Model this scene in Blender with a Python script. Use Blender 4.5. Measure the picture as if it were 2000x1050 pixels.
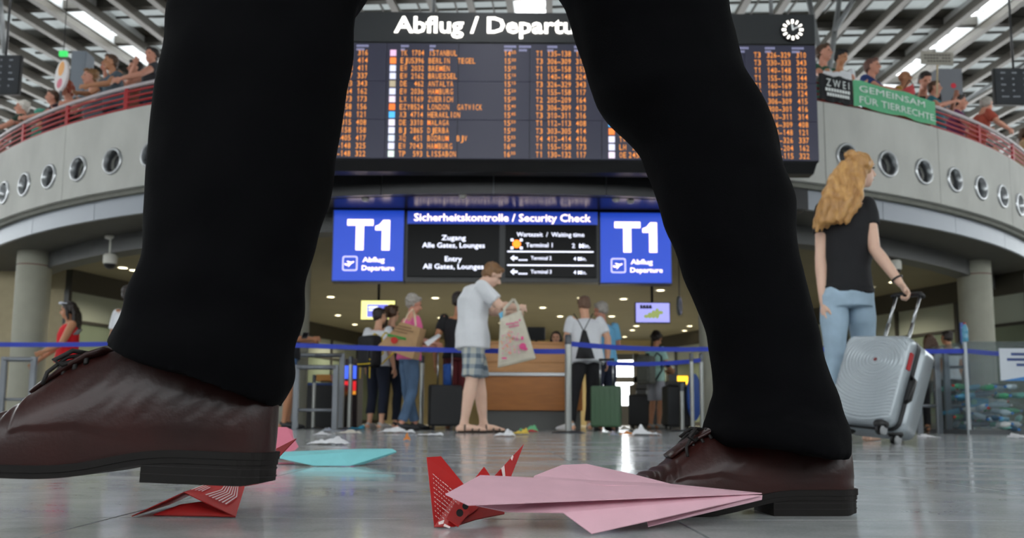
import bpy, bmesh, math, random
import numpy as np
from mathutils import Vector, Matrix, noise
random.seed(7)
for o in list(bpy.data.objects): bpy.data.objects.remove(o)
SC = bpy.context.scene
COL = SC.collection
PI = math.pi
# ------------------------------------------------------------------ camera
CAM_H = .115; FPX = 1550.; PCX = 1000.; PCY = 660.; PITCH = math.atan(162/1550.); ROLL = .006
cam_data = bpy.data.cameras.new('camera'); cam = bpy.data.objects.new('camera', cam_data); COL.objects.link(cam)
cam_data.sensor_width = 36.; cam_data.lens = FPX/2000.*36.
cam_data.shift_y = (PCY-525.)/2000.
cam_data.clip_start = .02; cam_data.clip_end = 300
cam.location = (0, 0, CAM_H)
cam.rotation_euler = (Matrix.Rotation(PI/2+PITCH, 3, 'X') @ Matrix.Rotation(ROLL, 3, 'Z')).to_euler()
cam_data.dof.use_dof = True; cam_data.dof.focus_distance = 1.0; cam_data.dof.aperture_fstop = 8.5
SC.camera = cam
# ------------------------------------------------------------------ light: overcast sky through the roof lights and the glazing of the added wall behind the camera
W = bpy.data.worlds.new('sky'); SC.world = W; W.use_nodes = True
_bg = W.node_tree.nodes['Background']; _bg.inputs[0].default_value = (.965, .98, 1.0, 1); _bg.inputs[1].default_value = 1.95
SC.view_settings.view_transform = 'Standard'; SC.view_settings.look = 'None'
SC.view_settings.gamma = 1.0; SC.view_settings.use_curve_mapping = False
SC.view_settings.exposure = 1.6
# ------------------------------------------------------------------ pixel helpers (2000 x 1050 frame)
def ray(x, y):
    dx, dy = x-PCX, y-PCY; c, s = math.cos(ROLL), math.sin(ROLL)
    u, v = c*dx+s*dy, -s*dx+c*dy
    a, b = 1., -v/FPX; cp, sp = math.cos(PITCH), math.sin(PITCH)
    return Vector((u/FPX, a*cp-b*sp, a*sp+b*cp))
def atY(x, y, Y): r = ray(x, y); return r*(Y/r.y)+Vector((0, 0, CAM_H))
def atZ(x, y, Z): r = ray(x, y); return r*((Z-CAM_H)/r.z)+Vector((0, 0, CAM_H))
def floor_at(x, Y): p = atY(x, 800, Y); return Vector((p.x, Y, 0))
# ------------------------------------------------------------------ materials
def lin(h):
    if not isinstance(h, str): return tuple(h)+(1,) if len(h) == 3 else tuple(h)
    h = h.lstrip('#'); v = [int(h[i:i+2], 16)/255. for i in (0, 2, 4)]
    return tuple((c/12.92 if c <= .04045 else ((c+.055)/1.055)**2.4) for c in v)+(1,)
MATS = {}
def mat(name, col, rough=.6, metal=0., var=0., vscale=8., bump=0., bscale=60., emit=0., trans=0., alpha=1., coat=0., spec=.5, stretch=None, col2=None, sub=0.):
    if name in MATS: return MATS[name]
    m = bpy.data.materials.new(name); m.use_nodes = True; MATS[name] = m
    nt = m.node_tree; b = nt.nodes['Principled BSDF']; c = lin(col)
    b.inputs['Base Color'].default_value = c; b.inputs['Roughness'].default_value = rough; b.inputs['Metallic'].default_value = metal
    b.inputs['Specular IOR Level'].default_value = spec
    if coat: b.inputs['Coat Weight'].default_value = coat; b.inputs['Coat Roughness'].default_value = .15
    if trans: b.inputs['Transmission Weight'].default_value = trans
    if alpha < 1: b.inputs['Alpha'].default_value = alpha
    if sub: b.inputs['Subsurface Weight'].default_value = sub; b.inputs['Subsurface Radius'].default_value = (.02, .008, .004)
    if emit: b.inputs['Emission Color'].default_value = c; b.inputs['Emission Strength'].default_value = emit
    if var or bump or col2:
        tc = nt.nodes.new('ShaderNodeTexCoord'); mp = nt.nodes.new('ShaderNodeMapping'); nt.links.new(tc.outputs['Object'], mp.inputs[0])
        if stretch: mp.inputs['Scale'].default_value = stretch
    if var or col2:
        n = nt.nodes.new('ShaderNodeTexNoise'); n.inputs['Scale'].default_value = vscale; n.inputs['Detail'].default_value = 5
        nt.links.new(mp.outputs[0], n.inputs[0])
        r = nt.nodes.new('ShaderNodeValToRGB'); r.color_ramp.elements[0].position = .3; r.color_ramp.elements[1].position = .7
        if col2: c2 = lin(col2); r.color_ramp.elements[0].color = c; r.color_ramp.elements[1].color = c2
        else:
            r.color_ramp.elements[0].color = tuple(max(0, v*(1-var)) for v in c[:3])+(1,)
            r.color_ramp.elements[1].color = tuple(min(1, v*(1+var)) for v in c[:3])+(1,)
        nt.links.new(n.outputs[0], r.inputs[0]); nt.links.new(r.outputs[0], b.inputs['Base Color'])
    if bump:
        n2 = nt.nodes.new('ShaderNodeTexNoise'); n2.inputs['Scale'].default_value = bscale; n2.inputs['Detail'].default_value = 4
        nt.links.new(mp.outputs[0], n2.inputs[0])
        bp = nt.nodes.new('ShaderNodeBump'); bp.inputs['Strength'].default_value = bump; bp.inputs['Distance'].default_value = .01
        nt.links.new(n2.outputs[0], bp.inputs['Height']); nt.links.new(bp.outputs[0], b.inputs['Normal'])
    return m
# ------------------------------------------------------------------ objects
def setp(o, label=None, cat=None, group=None, kind=None):
    if label: o['label'] = label
    if cat: o['category'] = cat
    if group: o['group'] = group
    if kind: o['kind'] = kind
    return o
def empty(name, loc=(0, 0, 0), rz=0., label=None, cat=None, group=None, kind=None):
    o = bpy.data.objects.new(name, None); COL.objects.link(o); o.location = loc; o.rotation_euler = (0, 0, rz)
    o.empty_display_size = .1
    return setp(o, label, cat, group, kind)
def link(name, me, m=None, parent=None, loc=None, smooth=False):
    o = bpy.data.objects.new(name, me); COL.objects.link(o)
    if m is not None and not me.materials: me.materials.append(m)
    if parent is not None: o.parent = parent
    if loc is not None: o.location = loc
    if smooth: me.shade_smooth()
    return o
def build(name, bm, m, parent=None, loc=None, smooth=False, auto=None):
    bmesh.ops.recalc_face_normals(bm, faces=bm.faces)
    me = bpy.data.meshes.new(name); bm.to_mesh(me); bm.free()
    if auto is not None:
        me.shade_smooth(); me.set_sharp_from_angle(angle=math.radians(auto))
    return link(name, me, m, parent, loc, smooth)
def box(bm, c, s, rot=None):
    r = bmesh.ops.create_cube(bm, size=1.)
    M = Matrix.Translation(c)
    if rot is not None: M = M @ (rot.to_4x4() if isinstance(rot, Matrix) else Matrix.Rotation(rot, 4, 'Z'))
    bmesh.ops.transform(bm, matrix=M @ Matrix.Diagonal((s[0], s[1], s[2], 1)), verts=r['verts'])
    return r['verts']
def bevel(bm, w, seg=2, angle=30):
    es = [e for e in bm.edges if len(e.link_faces) == 2 and e.calc_face_angle(0) > math.radians(angle)]
    bmesh.ops.bevel(bm, geom=es, offset=w, segments=seg, profile=.6, affect='EDGES', clamp_overlap=True)
def frame_axes(d, up=None):
    d = Vector(d).normalized(); u = Vector(up) if up is not None else Vector((0, 0, 1))
    if abs(d.dot(u.normalized())) > .98: u = Vector((0, 1, 0)) if abs(d.y) < .9 else Vector((1, 0, 0))
    s = u.cross(d).normalized(); return s, d.cross(s).normalized()
def tube(bm, pts, rad, seg=12, side=None, cap=True):
    """tube along pts; rad: number, list of numbers or (r_side, r_up) pairs; side: fixed side vector"""
    pts = [Vector(p) for p in pts]; n = len(pts); rings = []
    if not isinstance(rad, (list, tuple)) or (len(rad) == 2 and n != 2): rad = [rad]*n
    prev = None
    for i, p in enumerate(pts):
        d = (pts[min(i+1, n-1)]-pts[max(i-1, 0)])
        if d.length < 1e-9: d = Vector((0, 0, 1))
        if side is not None:
            dn = d.normalized(); sv = Vector(side); sv = (sv-dn*sv.dot(dn))
            if sv.length < 1e-6: sv = frame_axes(dn)[0]
            sv.normalize(); uv = dn.cross(sv)
        elif prev is None: sv, uv = frame_axes(d)
        else:
            dn = d.normalized(); sv = (prev-dn*prev.dot(dn)).normalized(); uv = dn.cross(sv)
        prev = sv
        r = rad[i]; ra, rb = (r if isinstance(r, (list, tuple)) else (r, r))
        rings.append([bm.verts.new(p+sv*(ra*math.cos(2*PI*k/seg))+uv*(rb*math.sin(2*PI*k/seg))) for k in range(seg)])
    for a, b in zip(rings, rings[1:]):
        for k in range(seg): bm.faces.new((a[k], a[(k+1) % seg], b[(k+1) % seg], b[k]))
    if cap: bm.faces.new(rings[0][::-1]); bm.faces.new(rings[-1])
    return rings
def ball(bm, c, r, rot=None, sub=2):
    rr = r if isinstance(r, (list, tuple)) else (r, r, r)
    q = bmesh.ops.create_icosphere(bm, subdivisions=sub, radius=1.)
    M = Matrix.Translation(c)
    if rot is not None: M = M @ rot.to_4x4()
    bmesh.ops.transform(bm, matrix=M @ Matrix.Diagonal((rr[0], rr[1], rr[2], 1)), verts=q['verts'])
def capsule(bm, a, b, ra, rb, seg=12):
    a, b = Vector(a), Vector(b); tube(bm, [a, b], [ra, rb], seg); ball(bm, a, ra); ball(bm, b, rb)
def lathe(bm, prof, c=(0, 0, 0), seg=24, M=None):
    rings = []
    for r, z in prof:
        ring = [Vector((r*math.cos(2*PI*k/seg), r*math.sin(2*PI*k/seg), z)) for k in range(seg)]
        if M is not None: ring = [M @ v for v in ring]
        rings.append([bm.verts.new(v+Vector(c)) for v in ring])
    for a, b in zip(rings, rings[1:]):
        for k in range(seg): bm.faces.new((a[k], a[(k+1) % seg], b[(k+1) % seg], b[k]))
    return rings
def prism(bm, poly, y0, y1, axis='Y'):
    """extrude a 2D polygon (x,z) from y0 to y1"""
    f = (lambda a, b, t: (a, t, b)) if axis == 'Y' else ((lambda a, b, t: (t, a, b)) if axis == 'X' else (lambda a, b, t: (a, b, t)))
    A = [bm.verts.new(f(a, b, y0)) for a, b in poly]; B = [bm.verts.new(f(a, b, y1)) for a, b in poly]
    bm.faces.new(A); bm.faces.new(B[::-1]); n = len(poly)
    for k in range(n): bm.faces.new((A[k], B[k], B[(k+1) % n], A[(k+1) % n]))
def poly_sheet(name, faces, m, parent=None, thick=.0012, smooth=False, mats=None):
    """thin sheet object from world-space polygons (shared points merged), with real thickness"""
    bm = bmesh.new(); cache = {}
    def V(p):
        k = tuple(round(c, 5) for c in p)
        if k not in cache: cache[k] = bm.verts.new(p)
        return cache[k]
    for f in faces:
        try: bm.faces.new([V(p) for p in f])
        except ValueError: pass
    me = bpy.data.meshes.new(name); bm.to_mesh(me); bm.free()
    o = link(name, me, m, parent, smooth=smooth)
    sd = o.modifiers.new('thickness', 'SOLIDIFY'); sd.thickness = thick; sd.offset = 0
    return o
TMP = bpy.data.scenes.new('workbench')
def evaluated(o):
    TMP.collection.objects.link(o); vl = TMP.view_layers[0]; vl.update(); dg = vl.depsgraph
    me = bpy.data.meshes.new_from_object(o.evaluated_get(dg)); bpy.data.objects.remove(o); return me
def remeshed(bm, voxel, smooth=3, wrinkle=0., wfreq=14., seed=0.):
    me0 = bpy.data.meshes.new('tmp'); bm.to_mesh(me0); bm.free()
    o = bpy.data.objects.new('tmp', me0)
    r = o.modifiers.new('r', 'REMESH'); r.mode = 'VOXEL'; r.voxel_size = voxel; r.adaptivity = 0
    if smooth: s = o.modifiers.new('s', 'SMOOTH'); s.factor = .5; s.iterations = smooth
    me = evaluated(o); bpy.data.meshes.remove(me0)
    if wrinkle:
        n = len(me.vertices); co = np.empty(n*3); no = np.empty(n*3)
        me.vertices.foreach_get('co', co); me.vertices.foreach_get('normal', no)
        co = co.reshape(-1, 3); no = no.reshape(-1, 3)
        d = np.array([noise.noise((c[0]*wfreq+seed, c[1]*wfreq+seed, c[2]*wfreq*.55)) for c in co])
        co += no*(d*wrinkle)[:, None]; me.vertices.foreach_set('co', co.ravel())
    me.shade_smooth(); me.update()
    return me
_fc = {}
def text_data(s, bold):
    """outline of a string at size 1: coordinates and faces"""
    key = (s, round(bold, 4))
    if key not in _fc:
        cu = bpy.data.curves.new('t', 'FONT'); cu.body = s; cu.size = 1.; cu.resolution_u = 2; cu.offset = bold; cu.fill_mode = 'FRONT'
        me = evaluated(bpy.data.objects.new('t', cu)); bpy.data.curves.remove(cu)
        co = np.empty(len(me.vertices)*3); me.vertices.foreach_get('co', co)
        _fc[key] = (co.reshape(-1, 3), [tuple(q.vertices) for q in me.polygons]); bpy.data.meshes.remove(me)
    return _fc[key]
def glyphs(bm, s, size, x, z, y=0., bold=0., align='LEFT', width=None, sx=1., shear=0.):
    """add lettering to bm in the XZ plane facing -Y; z is the baseline; width fits the string to a width"""
    co, fs = text_data(s, bold/size)
    if not len(co): return
    co = co*size; w = co[:, 0].max()-co[:, 0].min(); x0 = co[:, 0].min()
    k = (width/w) if width else sx
    ox = {'LEFT': 0, 'CENTER': -.5*w*k, 'RIGHT': -w*k}[align]
    vs = [bm.verts.new((x+ox+(c[0]-x0)*k+c[1]*shear, y, z+c[1])) for c in co]
    for f in fs:
        try: bm.faces.new([vs[i] for i in f])
        except ValueError: pass
def build_flat(name, bm, m, parent=None, loc=None):
    me = bpy.data.meshes.new(name); bm.to_mesh(me); bm.free(); return link(name, me, m, parent, loc)
def copy_tree(o, parent=None):
    c = o.copy(); COL.objects.link(c); c.parent = parent
    for ch in o.children: copy_tree(ch, c)
    return c
# ================================================================== STRUCTURE
def floor_material():
    m = bpy.data.materials.new('polished_stone'); m.use_nodes = True; nt = m.node_tree; b = nt.nodes['Principled BSDF']
    g = nt.nodes.new('ShaderNodeNewGeometry')
    n = nt.nodes.new('ShaderNodeTexNoise'); n.inputs['Scale'].default_value = 9; n.inputs['Detail'].default_value = 8; n.inputs['Roughness'].default_value = .65
    mp = nt.nodes.new('ShaderNodeMapping'); mp.inputs['Scale'].default_value = (.8, 1.2, 1); nt.links.new(g.outputs['Position'], mp.inputs[0]); nt.links.new(mp.outputs[0], n.inputs[0])
    n3 = nt.nodes.new('ShaderNodeTexNoise'); n3.inputs['Scale'].default_value = 260; n3.inputs['Detail'].default_value = 2; nt.links.new(g.outputs['Position'], n3.inputs[0])
    mx = nt.nodes.new('ShaderNodeMath'); mx.operation = 'MULTIPLY_ADD'; mx.inputs[1].default_value = .35; nt.links.new(n3.outputs[0], mx.inputs[0]); nt.links.new(n.outputs[0], mx.inputs[2])
    r = nt.nodes.new('ShaderNodeValToRGB'); r.color_ramp.elements[0].position = .38; r.color_ramp.elements[1].position = .95
    r.color_ramp.elements[0].color = lin('#999c9d'); r.color_ramp.elements[1].color = lin('#c9cbcb')
    nt.links.new(mx.outputs[0], r.inputs[0]); nt.links.new(r.outputs[0], b.inputs['Base Color'])
    n2 = nt.nodes.new('ShaderNodeTexNoise'); n2.inputs['Scale'].default_value = 3.5; n2.inputs['Detail'].default_value = 6
    mp2 = nt.nodes.new('ShaderNodeMapping'); mp2.inputs['Scale'].default_value = (.6, 1.5, 1); mp2.inputs['Rotation'].default_value = (0, 0, .5); nt.links.new(g.outputs['Position'], mp2.inputs[0]); nt.links.new(mp2.outputs[0], n2.inputs[0])
    r2 = nt.nodes.new('ShaderNodeMapRange'); r2.inputs[1].default_value = .3; r2.inputs[2].default_value = .7; r2.inputs[3].default_value = .08; r2.inputs[4].default_value = .20
    nt.links.new(n2.outputs[0], r2.inputs[0]); nt.links.new(r2.outputs[0], b.inputs['Roughness'])
    b.inputs['Specular IOR Level'].default_value = .4
    MATS['polished_stone'] = m; return m
M_FLOOR = floor_material()
M_JOINT = mat('joint_grout', '#3a3a38', .8)
bm = bmesh.new(); box(bm, (0, 18, -.056), (90, 90, .1)); floor = build('floor', bm, M_JOINT); setp(floor, kind='structure')
TW, TL = .66, 1.32; YAW = math.radians(1.2)
def tile_mesh(w, l, g=.0020):
    bm = bmesh.new(); box(bm, (0, 0, -.003), (w-2*g, l-2*g, .006)); me = bpy.data.meshes.new('floor_tile'); bm.to_mesh(me); bm.free(); me.materials.append(M_FLOOR); return me
TM = tile_mesh(TW, TL)
RY = Matrix.Rotation(YAW, 3, 'Z'); O0 = Vector((-.465, .945, 0))
cells = []
for i in range(-24, 26):
    for j in range(-3, 24):
        c = O0+RY @ Vector(((i+.5)*TW, (j+.5)*TL, 0))
        vis = abs(c.x) < (c.y+1.5)*.72+.5 and c.y > 0
        cells.append((0 if vis else 1, c.y if vis else 0, c, i, j))
cells.sort(key=lambda t: (t[0], t[1]))
for k, (v, y, c, i, j) in enumerate(cells[:290]):
    o = link('floor_tile', TM, None, floor); o.location = c; o.rotation_euler = (0, 0, YAW)
bm = bmesh.new()
for v, y, c, i, j in cells[290:]:
    q = [bm.verts.new(c+RY @ Vector((sx*(TW/2-.0014), sy*(TL/2-.0014), 0))) for sx, sy in ((-1, -1), (1, -1), (1, 1), (-1, 1))]; bm.faces.new(q)
# the stone carries on as one field past the tiles that can be told apart
def fld(x0, x1, y0, y1):
    q = [bm.verts.new(O0+RY @ Vector((x, y, 0))) for x, y in ((x0, y0), (x1, y0), (x1, y1), (x0, y1))]; bm.faces.new(q)
X0, X1, Y0, Y1 = -24*TW, 26*TW, -3*TL, 24*TL
fld(-44, X0, -26, 60); fld(X1, 44, -26, 60); fld(X0, X1, -26, Y0); fld(X0, X1, Y1, 60)
o = build('floor_tile_field', bm, M_FLOOR, floor); setp(o, kind='stuff')
# ---- gallery: a drum bulging towards the viewer
GC = Vector((-.11, 22.5, 0)); GR = 12.88
Z_CB, Z_CT = 3.30, 4.44
def gp(a, r, z): return Vector((GC.x+r*math.sin(a), GC.y-r*math.cos(a), z))
M_CONC = mat('fair_faced_concrete', '#b9b9b3', .75, var=.10, vscale=2.2, bump=.15, bscale=30, stretch=(1, 1, .5))
M_CONCB = mat('concrete_edge', '#77776f', .8, var=.1)
M_STEEL = mat('brushed_steel', '#b9bbbd', .28, 1.)
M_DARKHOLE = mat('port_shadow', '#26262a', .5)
M_BAND = mat('fascia_panel', '#93989f', .45, .2)
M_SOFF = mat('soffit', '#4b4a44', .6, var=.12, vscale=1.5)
gal = empty('wall_gallery', GC, kind='structure')
PA = math.radians(10.); NCELL = 3
def conc_panel(a0, a1):
    bm = bmesh.new(); S = 24; hr = .165; zc = 3.72; rec = .004
    da = (a1-a0)/NCELL
    for c in range(NCELL):
        ca = a0+da*(c+.5); hw = da*.5*GR
        sq = []
        for k in range(S):
            t = 2*PI*k/S; x, y = math.cos(t), math.sin(t); s = 1/max(abs(x), abs(y)); sq.append((x*s, y*s))
        ring0 = [bm.verts.new(gp(ca+hr*math.cos(2*PI*k/S)/GR, GR, zc+hr*math.sin(2*PI*k/S))-GC) for k in range(S)]
        ringi = [bm.verts.new(gp(ca+hr*math.cos(2*PI*k/S)/(GR-.22), GR-.22, zc+hr*math.sin(2*PI*k/S))-GC) for k in range(S)]
        outer = []
        g = .006 
        for u, v in sq:
            uu = u
            if c == 0 and u < -.99: uu = -1+g/hw
            if c == NCELL-1 and u > .99: uu = 1-g/hw
            z = zc+(v*(Z_CT-zc) if v > 0 else v*(zc-Z_CB)); outer.append(bm.verts.new(gp(ca+uu*hw/GR, GR, z)-GC))
        for k in range(S):
            k2 = (k+1) % S
            bm.faces.new((ring0[k], ring0[k2], outer[k2], outer[k])); bm.faces.new((ringi[k], ringi[k2], ring0[k2], ring0[k]))
        bm.faces.new(ringi[::-1])
    # top, bottom, ends
    n = 9
    aa = [a0+.006/GR+(a1-a0-.012/GR)*i/n for i in range(n+1)]
    for z in (Z_CB, Z_CT):
        A = [bm.verts.new(gp(a, GR, z)-GC) for a in aa]; B = [bm.verts.new(gp(a, GR-.25, z)-GC) for a in aa]
        for i in range(n): bm.faces.new((A[i], A[i+1], B[i+1], B[i]))
    for a in (aa[0], aa[-1]):
        bm.faces.new([bm.verts.new(gp(a, r, z)-GC) for r, z in ((GR, Z_CB), (GR, Z_CT), (GR-.25, Z_CT), (GR-.25, Z_CB))])
    bmesh.ops.remove_doubles(bm, verts=bm.verts, dist=.0008)
    return build('concrete_panel', bm, M_CONC, gal)
A0 = math.radians(-60-.45)
for k in range(12):
    a0 = A0+PA*k; p = conc_panel(a0, a0+PA)
    for c in range(3):
        ca = a0+PA/3*(c+.5)
        bm = bmesh.new(); Mx = Matrix.Rotation(PI, 3, 'Z') @ Matrix.Rotation(ca, 3, 'Z') @ Matrix.Rotation(-PI/2, 3, 'X')
        Mx = Matrix.Rotation(ca, 3, 'Z') @ Matrix.Rotation(PI/2, 3, 'X')
        lathe(bm, [(.158, -.10), (.158, .02), (.168, .028), (.190, .022), (.198, .004), (.198, -.01)], gp(ca, GR, 3.72)-GC, 24, Mx)
        r = build('port_ring', bm, M_STEEL, p, smooth=True)
        bm = bmesh.new(); lathe(bm, [(.001, .0), (.08, .0), (.11, .02), (.13, .02), (.157, -.02)], gp(ca, GR-.14, 3.72)-GC, 20, Mx)
        build('nozzle', bm, M_DARKHOLE, p, smooth=True)
def arc_strip(name, r0, r1, z0, z1, m, parent, a0=-1.05, a1=1.05, n=60):
    bm = bmesh.new(); rows = []
    for i in range(n+1):
        a = a0+(a1-a0)*i/n; rows.append([bm.verts.new(gp(a, r, z)-GC) for r, z in ((r0, z0), (r0, z1), (r1, z1), (r1, z0))])
    for A, B in zip(rows, rows[1:]):
        for k in range(4): bm.faces.new((A[k], A[(k+1) % 4], B[(k+1) % 4], B[k]))
    bm.faces.new(rows[0]); bm.faces.new(rows[-1][::-1])
    return build(name, bm, m, parent)
arc_strip('slab_edge', GR-.07, GR-.6, 3.235, 3.32, M_CONCB, gal)
trim = empty('trim_1', GC, kind='structure')
for k in range(16):
    a0 = math.radians(-60.2+2.4+7.5*k)
    arc_strip('fascia_panel', GR-.14, GR-.19, 2.965, 3.235, M_BAND, trim, a0+.0004, a0+math.radians(7.5)-.0004, 6)
arc_strip('deck', GR-.25, 2.0, 3.55, 3.80, M_CONCB, gal)
# dark glossy cover panels on the fascia below the departure board
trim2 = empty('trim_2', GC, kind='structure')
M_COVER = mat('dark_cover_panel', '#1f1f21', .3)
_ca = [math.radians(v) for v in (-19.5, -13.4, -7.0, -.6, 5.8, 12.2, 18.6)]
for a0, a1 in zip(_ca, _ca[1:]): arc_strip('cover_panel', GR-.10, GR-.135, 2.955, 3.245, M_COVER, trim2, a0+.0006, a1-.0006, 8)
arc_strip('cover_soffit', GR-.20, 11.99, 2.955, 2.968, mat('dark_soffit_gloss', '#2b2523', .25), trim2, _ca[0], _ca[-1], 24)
# soffit and low ceiling below the gallery
M_CEIL = mat('low_ceiling', '#7d765e', .8, var=.05, vscale=1.2)
ceil_low = empty('ceiling', GC, kind='structure')
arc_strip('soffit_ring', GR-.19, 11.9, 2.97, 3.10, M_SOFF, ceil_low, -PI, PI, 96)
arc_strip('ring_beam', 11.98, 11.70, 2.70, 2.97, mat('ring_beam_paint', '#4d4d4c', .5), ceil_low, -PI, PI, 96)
bm = bmesh.new()
lathe(bm, [(.01, 2.99), (4, 2.99), (8, 2.99), (11.8, 2.99), (11.8, 3.1), (.01, 3.1)], (0, 0, 0), 64); build('ceiling_board', bm, M_CEIL, ceil_low)
# columns
M_COLM = mat('column_concrete', '#9b9a8c', .7, var=.08, vscale=3)
for px, Y in ((48, 13.55), (560, 11.2), (1406, 11.25), (1917, 13.9), (-420, 17.5), (2420, 18)):
    p = floor_at(px, Y); c = empty('column', p, kind='structure')
    bm = bmesh.new(); lathe(bm, [(.27, 0), (.27, 2.72)], seg=32)
    build('shaft', bm, M_COLM, c, smooth=True)
    bm = bmesh.new(); lathe(bm, [(.255, 2.72), (.255, 2.74), (.27, 2.74), (.27, 2.98)], seg=32); build('capital', bm, M_COLM, c, auto=40)
    bm = bmesh.new(); lathe(bm, [(.262, 2.716), (.262, 2.742)], seg=32); build('joint_ring', bm, mat('column_joint', '#6d4640', .6), c)
# walls of the space behind
M_WALLB = mat('beige_wall', '#a69a7c', .8, var=.05); M_DKFR = mat('dark_frame', '#34332f', .5); M_GLASSY = mat('shop_glass', '#6f7a6a', .12, var=.2, vscale=.7, spec=.6)
M_HEAD = mat('dark_header', '#3b382e', .6)
GLW = mat('office_glow', '#cfc077', .5, emit=.35)
def side_wall(name, pts, sgn):
    """wall running away from the viewer between two plan points: header, glazing bays with mullions"""
    (xa, ya), (xb, yb) = pts; d = Vector((xb-xa, yb-ya, 0)); L = d.length; ang = math.atan2(d.y, d.x)
    w = empty(name, (xa, ya, 0), ang, kind='structure')
    bm = bmesh.new(); box(bm, (L/2, 0, 2.78), (L, .16, .42)); build('header', bm, M_HEAD, w)
    bm = bmesh.new(); box(bm, (L/2, 0, .06), (L, .12, .12)); build('sill', bm, M_DKFR, w)
    n = max(2, int(L/1.5))
    for i in range(n+1):
        bm = bmesh.new(); box(bm, (L*i/n, 0, 1.3), (.07, .12, 2.6)); build('mullion', bm, M_DKFR, w)
    bm = bmesh.new(); box(bm, (L/2, 0, 2.0), (L, .07, .06)); build('transom', bm, M_DKFR, w)
    for i in range(n):
        for z0, z1, nm in ((.12, 1.97, 'pane'), (2.03, 2.57, 'top_pane')):
            bm = bmesh.new(); box(bm, (L*(i+.5)/n, 0, (z0+z1)/2), (L/n-.07, .02, z1-z0))
            build(nm, bm, M_GLASSY if nm == 'pane' else mat('frosted_pane', '#99a094', .4), w)
    return w
wl = side_wall('wall_left', ((-8.6, 15.2), (-4.6, 27.5)), 1)
wr = side_wall('wall_right', ((4.9, 27.5), (9.6, 14.6)), -1)
# outer flank walls beyond the columns
for nm, xa, xb, y in (('wall_flank_left', -16, -8.7, 15.4), ('wall_flank_right', 9.7, 17, 15.0)):
    w = empty(nm, (0, y, 0), kind='structure')
    bm = bmesh.new(); box(bm, ((xa+xb)/2, 0, 1.5), (xb-xa, .2, 3.0)); build('panel', bm, M_WALLB, w)
    for i in range(5):
        bm = bmesh.new(); box(bm, (xa+(xb-xa)*(i+.5)/5, -.12, 1.35), (.14, .1, 2.7)); build('fin', bm, mat('glass_fin', '#aab2b0', .2), w)
# back wall with bright glazed openings
bw = empty('wall_back', (0, 28, 0), kind='structure')
M_BACK = mat('back_wall', '#b9a678', .8, var=.08, vscale=.8)
def bpx(x, y): p = atY(x, y, 28); return p.x, p.z
def backpiece(name, x0, y0, x1, y1, m, dy=0., th=.12):
    (xa, za), (xb, zb) = bpx(x0, y1), bpx(x1, y0); za = max(za, 0)
    bm = bmesh.new(); box(bm, ((xa+xb)/2, dy, (za+zb)/2), (abs(xb-xa), th, abs(zb-za))); return build(name, bm, m, bw)
backpiece('panel', 300, 640, 1165, 830, M_BACK); backpiece('panel', 1165, 640, 1700, 690, M_BACK); backpiece('panel', 1300, 690, 1700, 830, M_BACK)
backpiece('panel', 1165, 792, 1300, 830, M_DKFR); backpiece('mullion', 1196, 690, 1202, 795, M_DKFR); backpiece('mullion', 1238, 690, 1246, 795, M_DKFR); backpiece('transom', 1165, 736, 1300, 746, M_DKFR)
# ---- hall roof: beams running away from the viewer and rising, purlins across, light panels between
RZ0, RS = 7.5, .098; RYAW = -math.radians(3.3)
roof = empty('ceiling_hall', (0, 0, RZ0), RYAW, kind='structure')
M_BEAM = mat('roof_beam', '#6e6a62', .5, .2); M_PURL = mat('roof_purlin', '#57544e', .5, .2); M_DECK = mat('roof_deck', '#55544f', .8)
M_SKYB = mat('rooflight_frame', '#d8dadb', .5)
def translucent():
    m = bpy.data.materials.new('rooflight_panel'); m.use_nodes = True; nt = m.node_tree; nt.nodes.clear()
    o = nt.nodes.new('ShaderNodeOutputMaterial'); a = nt.nodes.new('ShaderNodeBsdfTranslucent'); b = nt.nodes.new('ShaderNodeBsdfDiffuse'); x = nt.nodes.new('ShaderNodeMixShader')
    a.inputs[0].default_value = lin('#c6caca'); b.inputs[0].default_value = lin('#b0b4b4'); x.inputs[0].default_value = .55
    nt.links.new(a.outputs[0], x.inputs[1]); nt.links.new(b.outputs[0], x.inputs[2]); nt.links.new(x.outputs[0], o.inputs[0]); return m
M_TRANS = translucent()

def pane_mat():
    m = bpy.data.materials.new('clear_pane'); m.use_nodes = True; nt = m.node_tree; nt.nodes.clear(); o = nt.nodes.new('ShaderNodeOutputMaterial'); a = nt.nodes.new('ShaderNodeBsdfTransparent'); g = nt.nodes.new('ShaderNodeBsdfGlossy'); x = nt.nodes.new('ShaderNodeMixShader')
    a.inputs[0].default_value = (.96, .98, .98, 1); g.inputs['Roughness'].default_value = .05; x.inputs[0].default_value = .05
    nt.links.new(a.outputs[0], x.inputs[1]); nt.links.new(g.outputs[0], x.inputs[2]); nt.links.new(x.outputs[0], o.inputs[0]); return m
M_PANE = pane_mat()
for xa_, xb_ in ((1165, 1196), (1202, 1238), (1246, 1300)):
    for ya_, yb_ in ((690, 736), (746, 792)): backpiece('pane', xa_, ya_, xb_, yb_, M_PANE, 0, .01)
BAY = .8375; BOFF = -.1825; PUR = 2.05; YS, YE = -8.3, 40.
SLOPE = math.atan(RS)
def rbox(bm, x, y0, y1, w, h, dz):   # box along Y following the slope
    rot = Matrix.Rotation(SLOPE, 3, 'X'); L = (y1-y0)/math.cos(SLOPE)
    box(bm, (x, (y0+y1)/2, RS*(y0+y1)/2+dz), (w, L, h), rot)
sky_bays = {-13, -1, 11}
NB = 30
for i in range(-NB, NB+1):
    x = i*BAY+BOFF
    bm = bmesh.new(); rbox(bm, x, YS, YE, .06, .20, .0); rbox(bm, x, YS, YE, .15, .03, -.115); build('beam', bm, M_BEAM, roof)
npu = int((YE-YS)/PUR)
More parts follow.
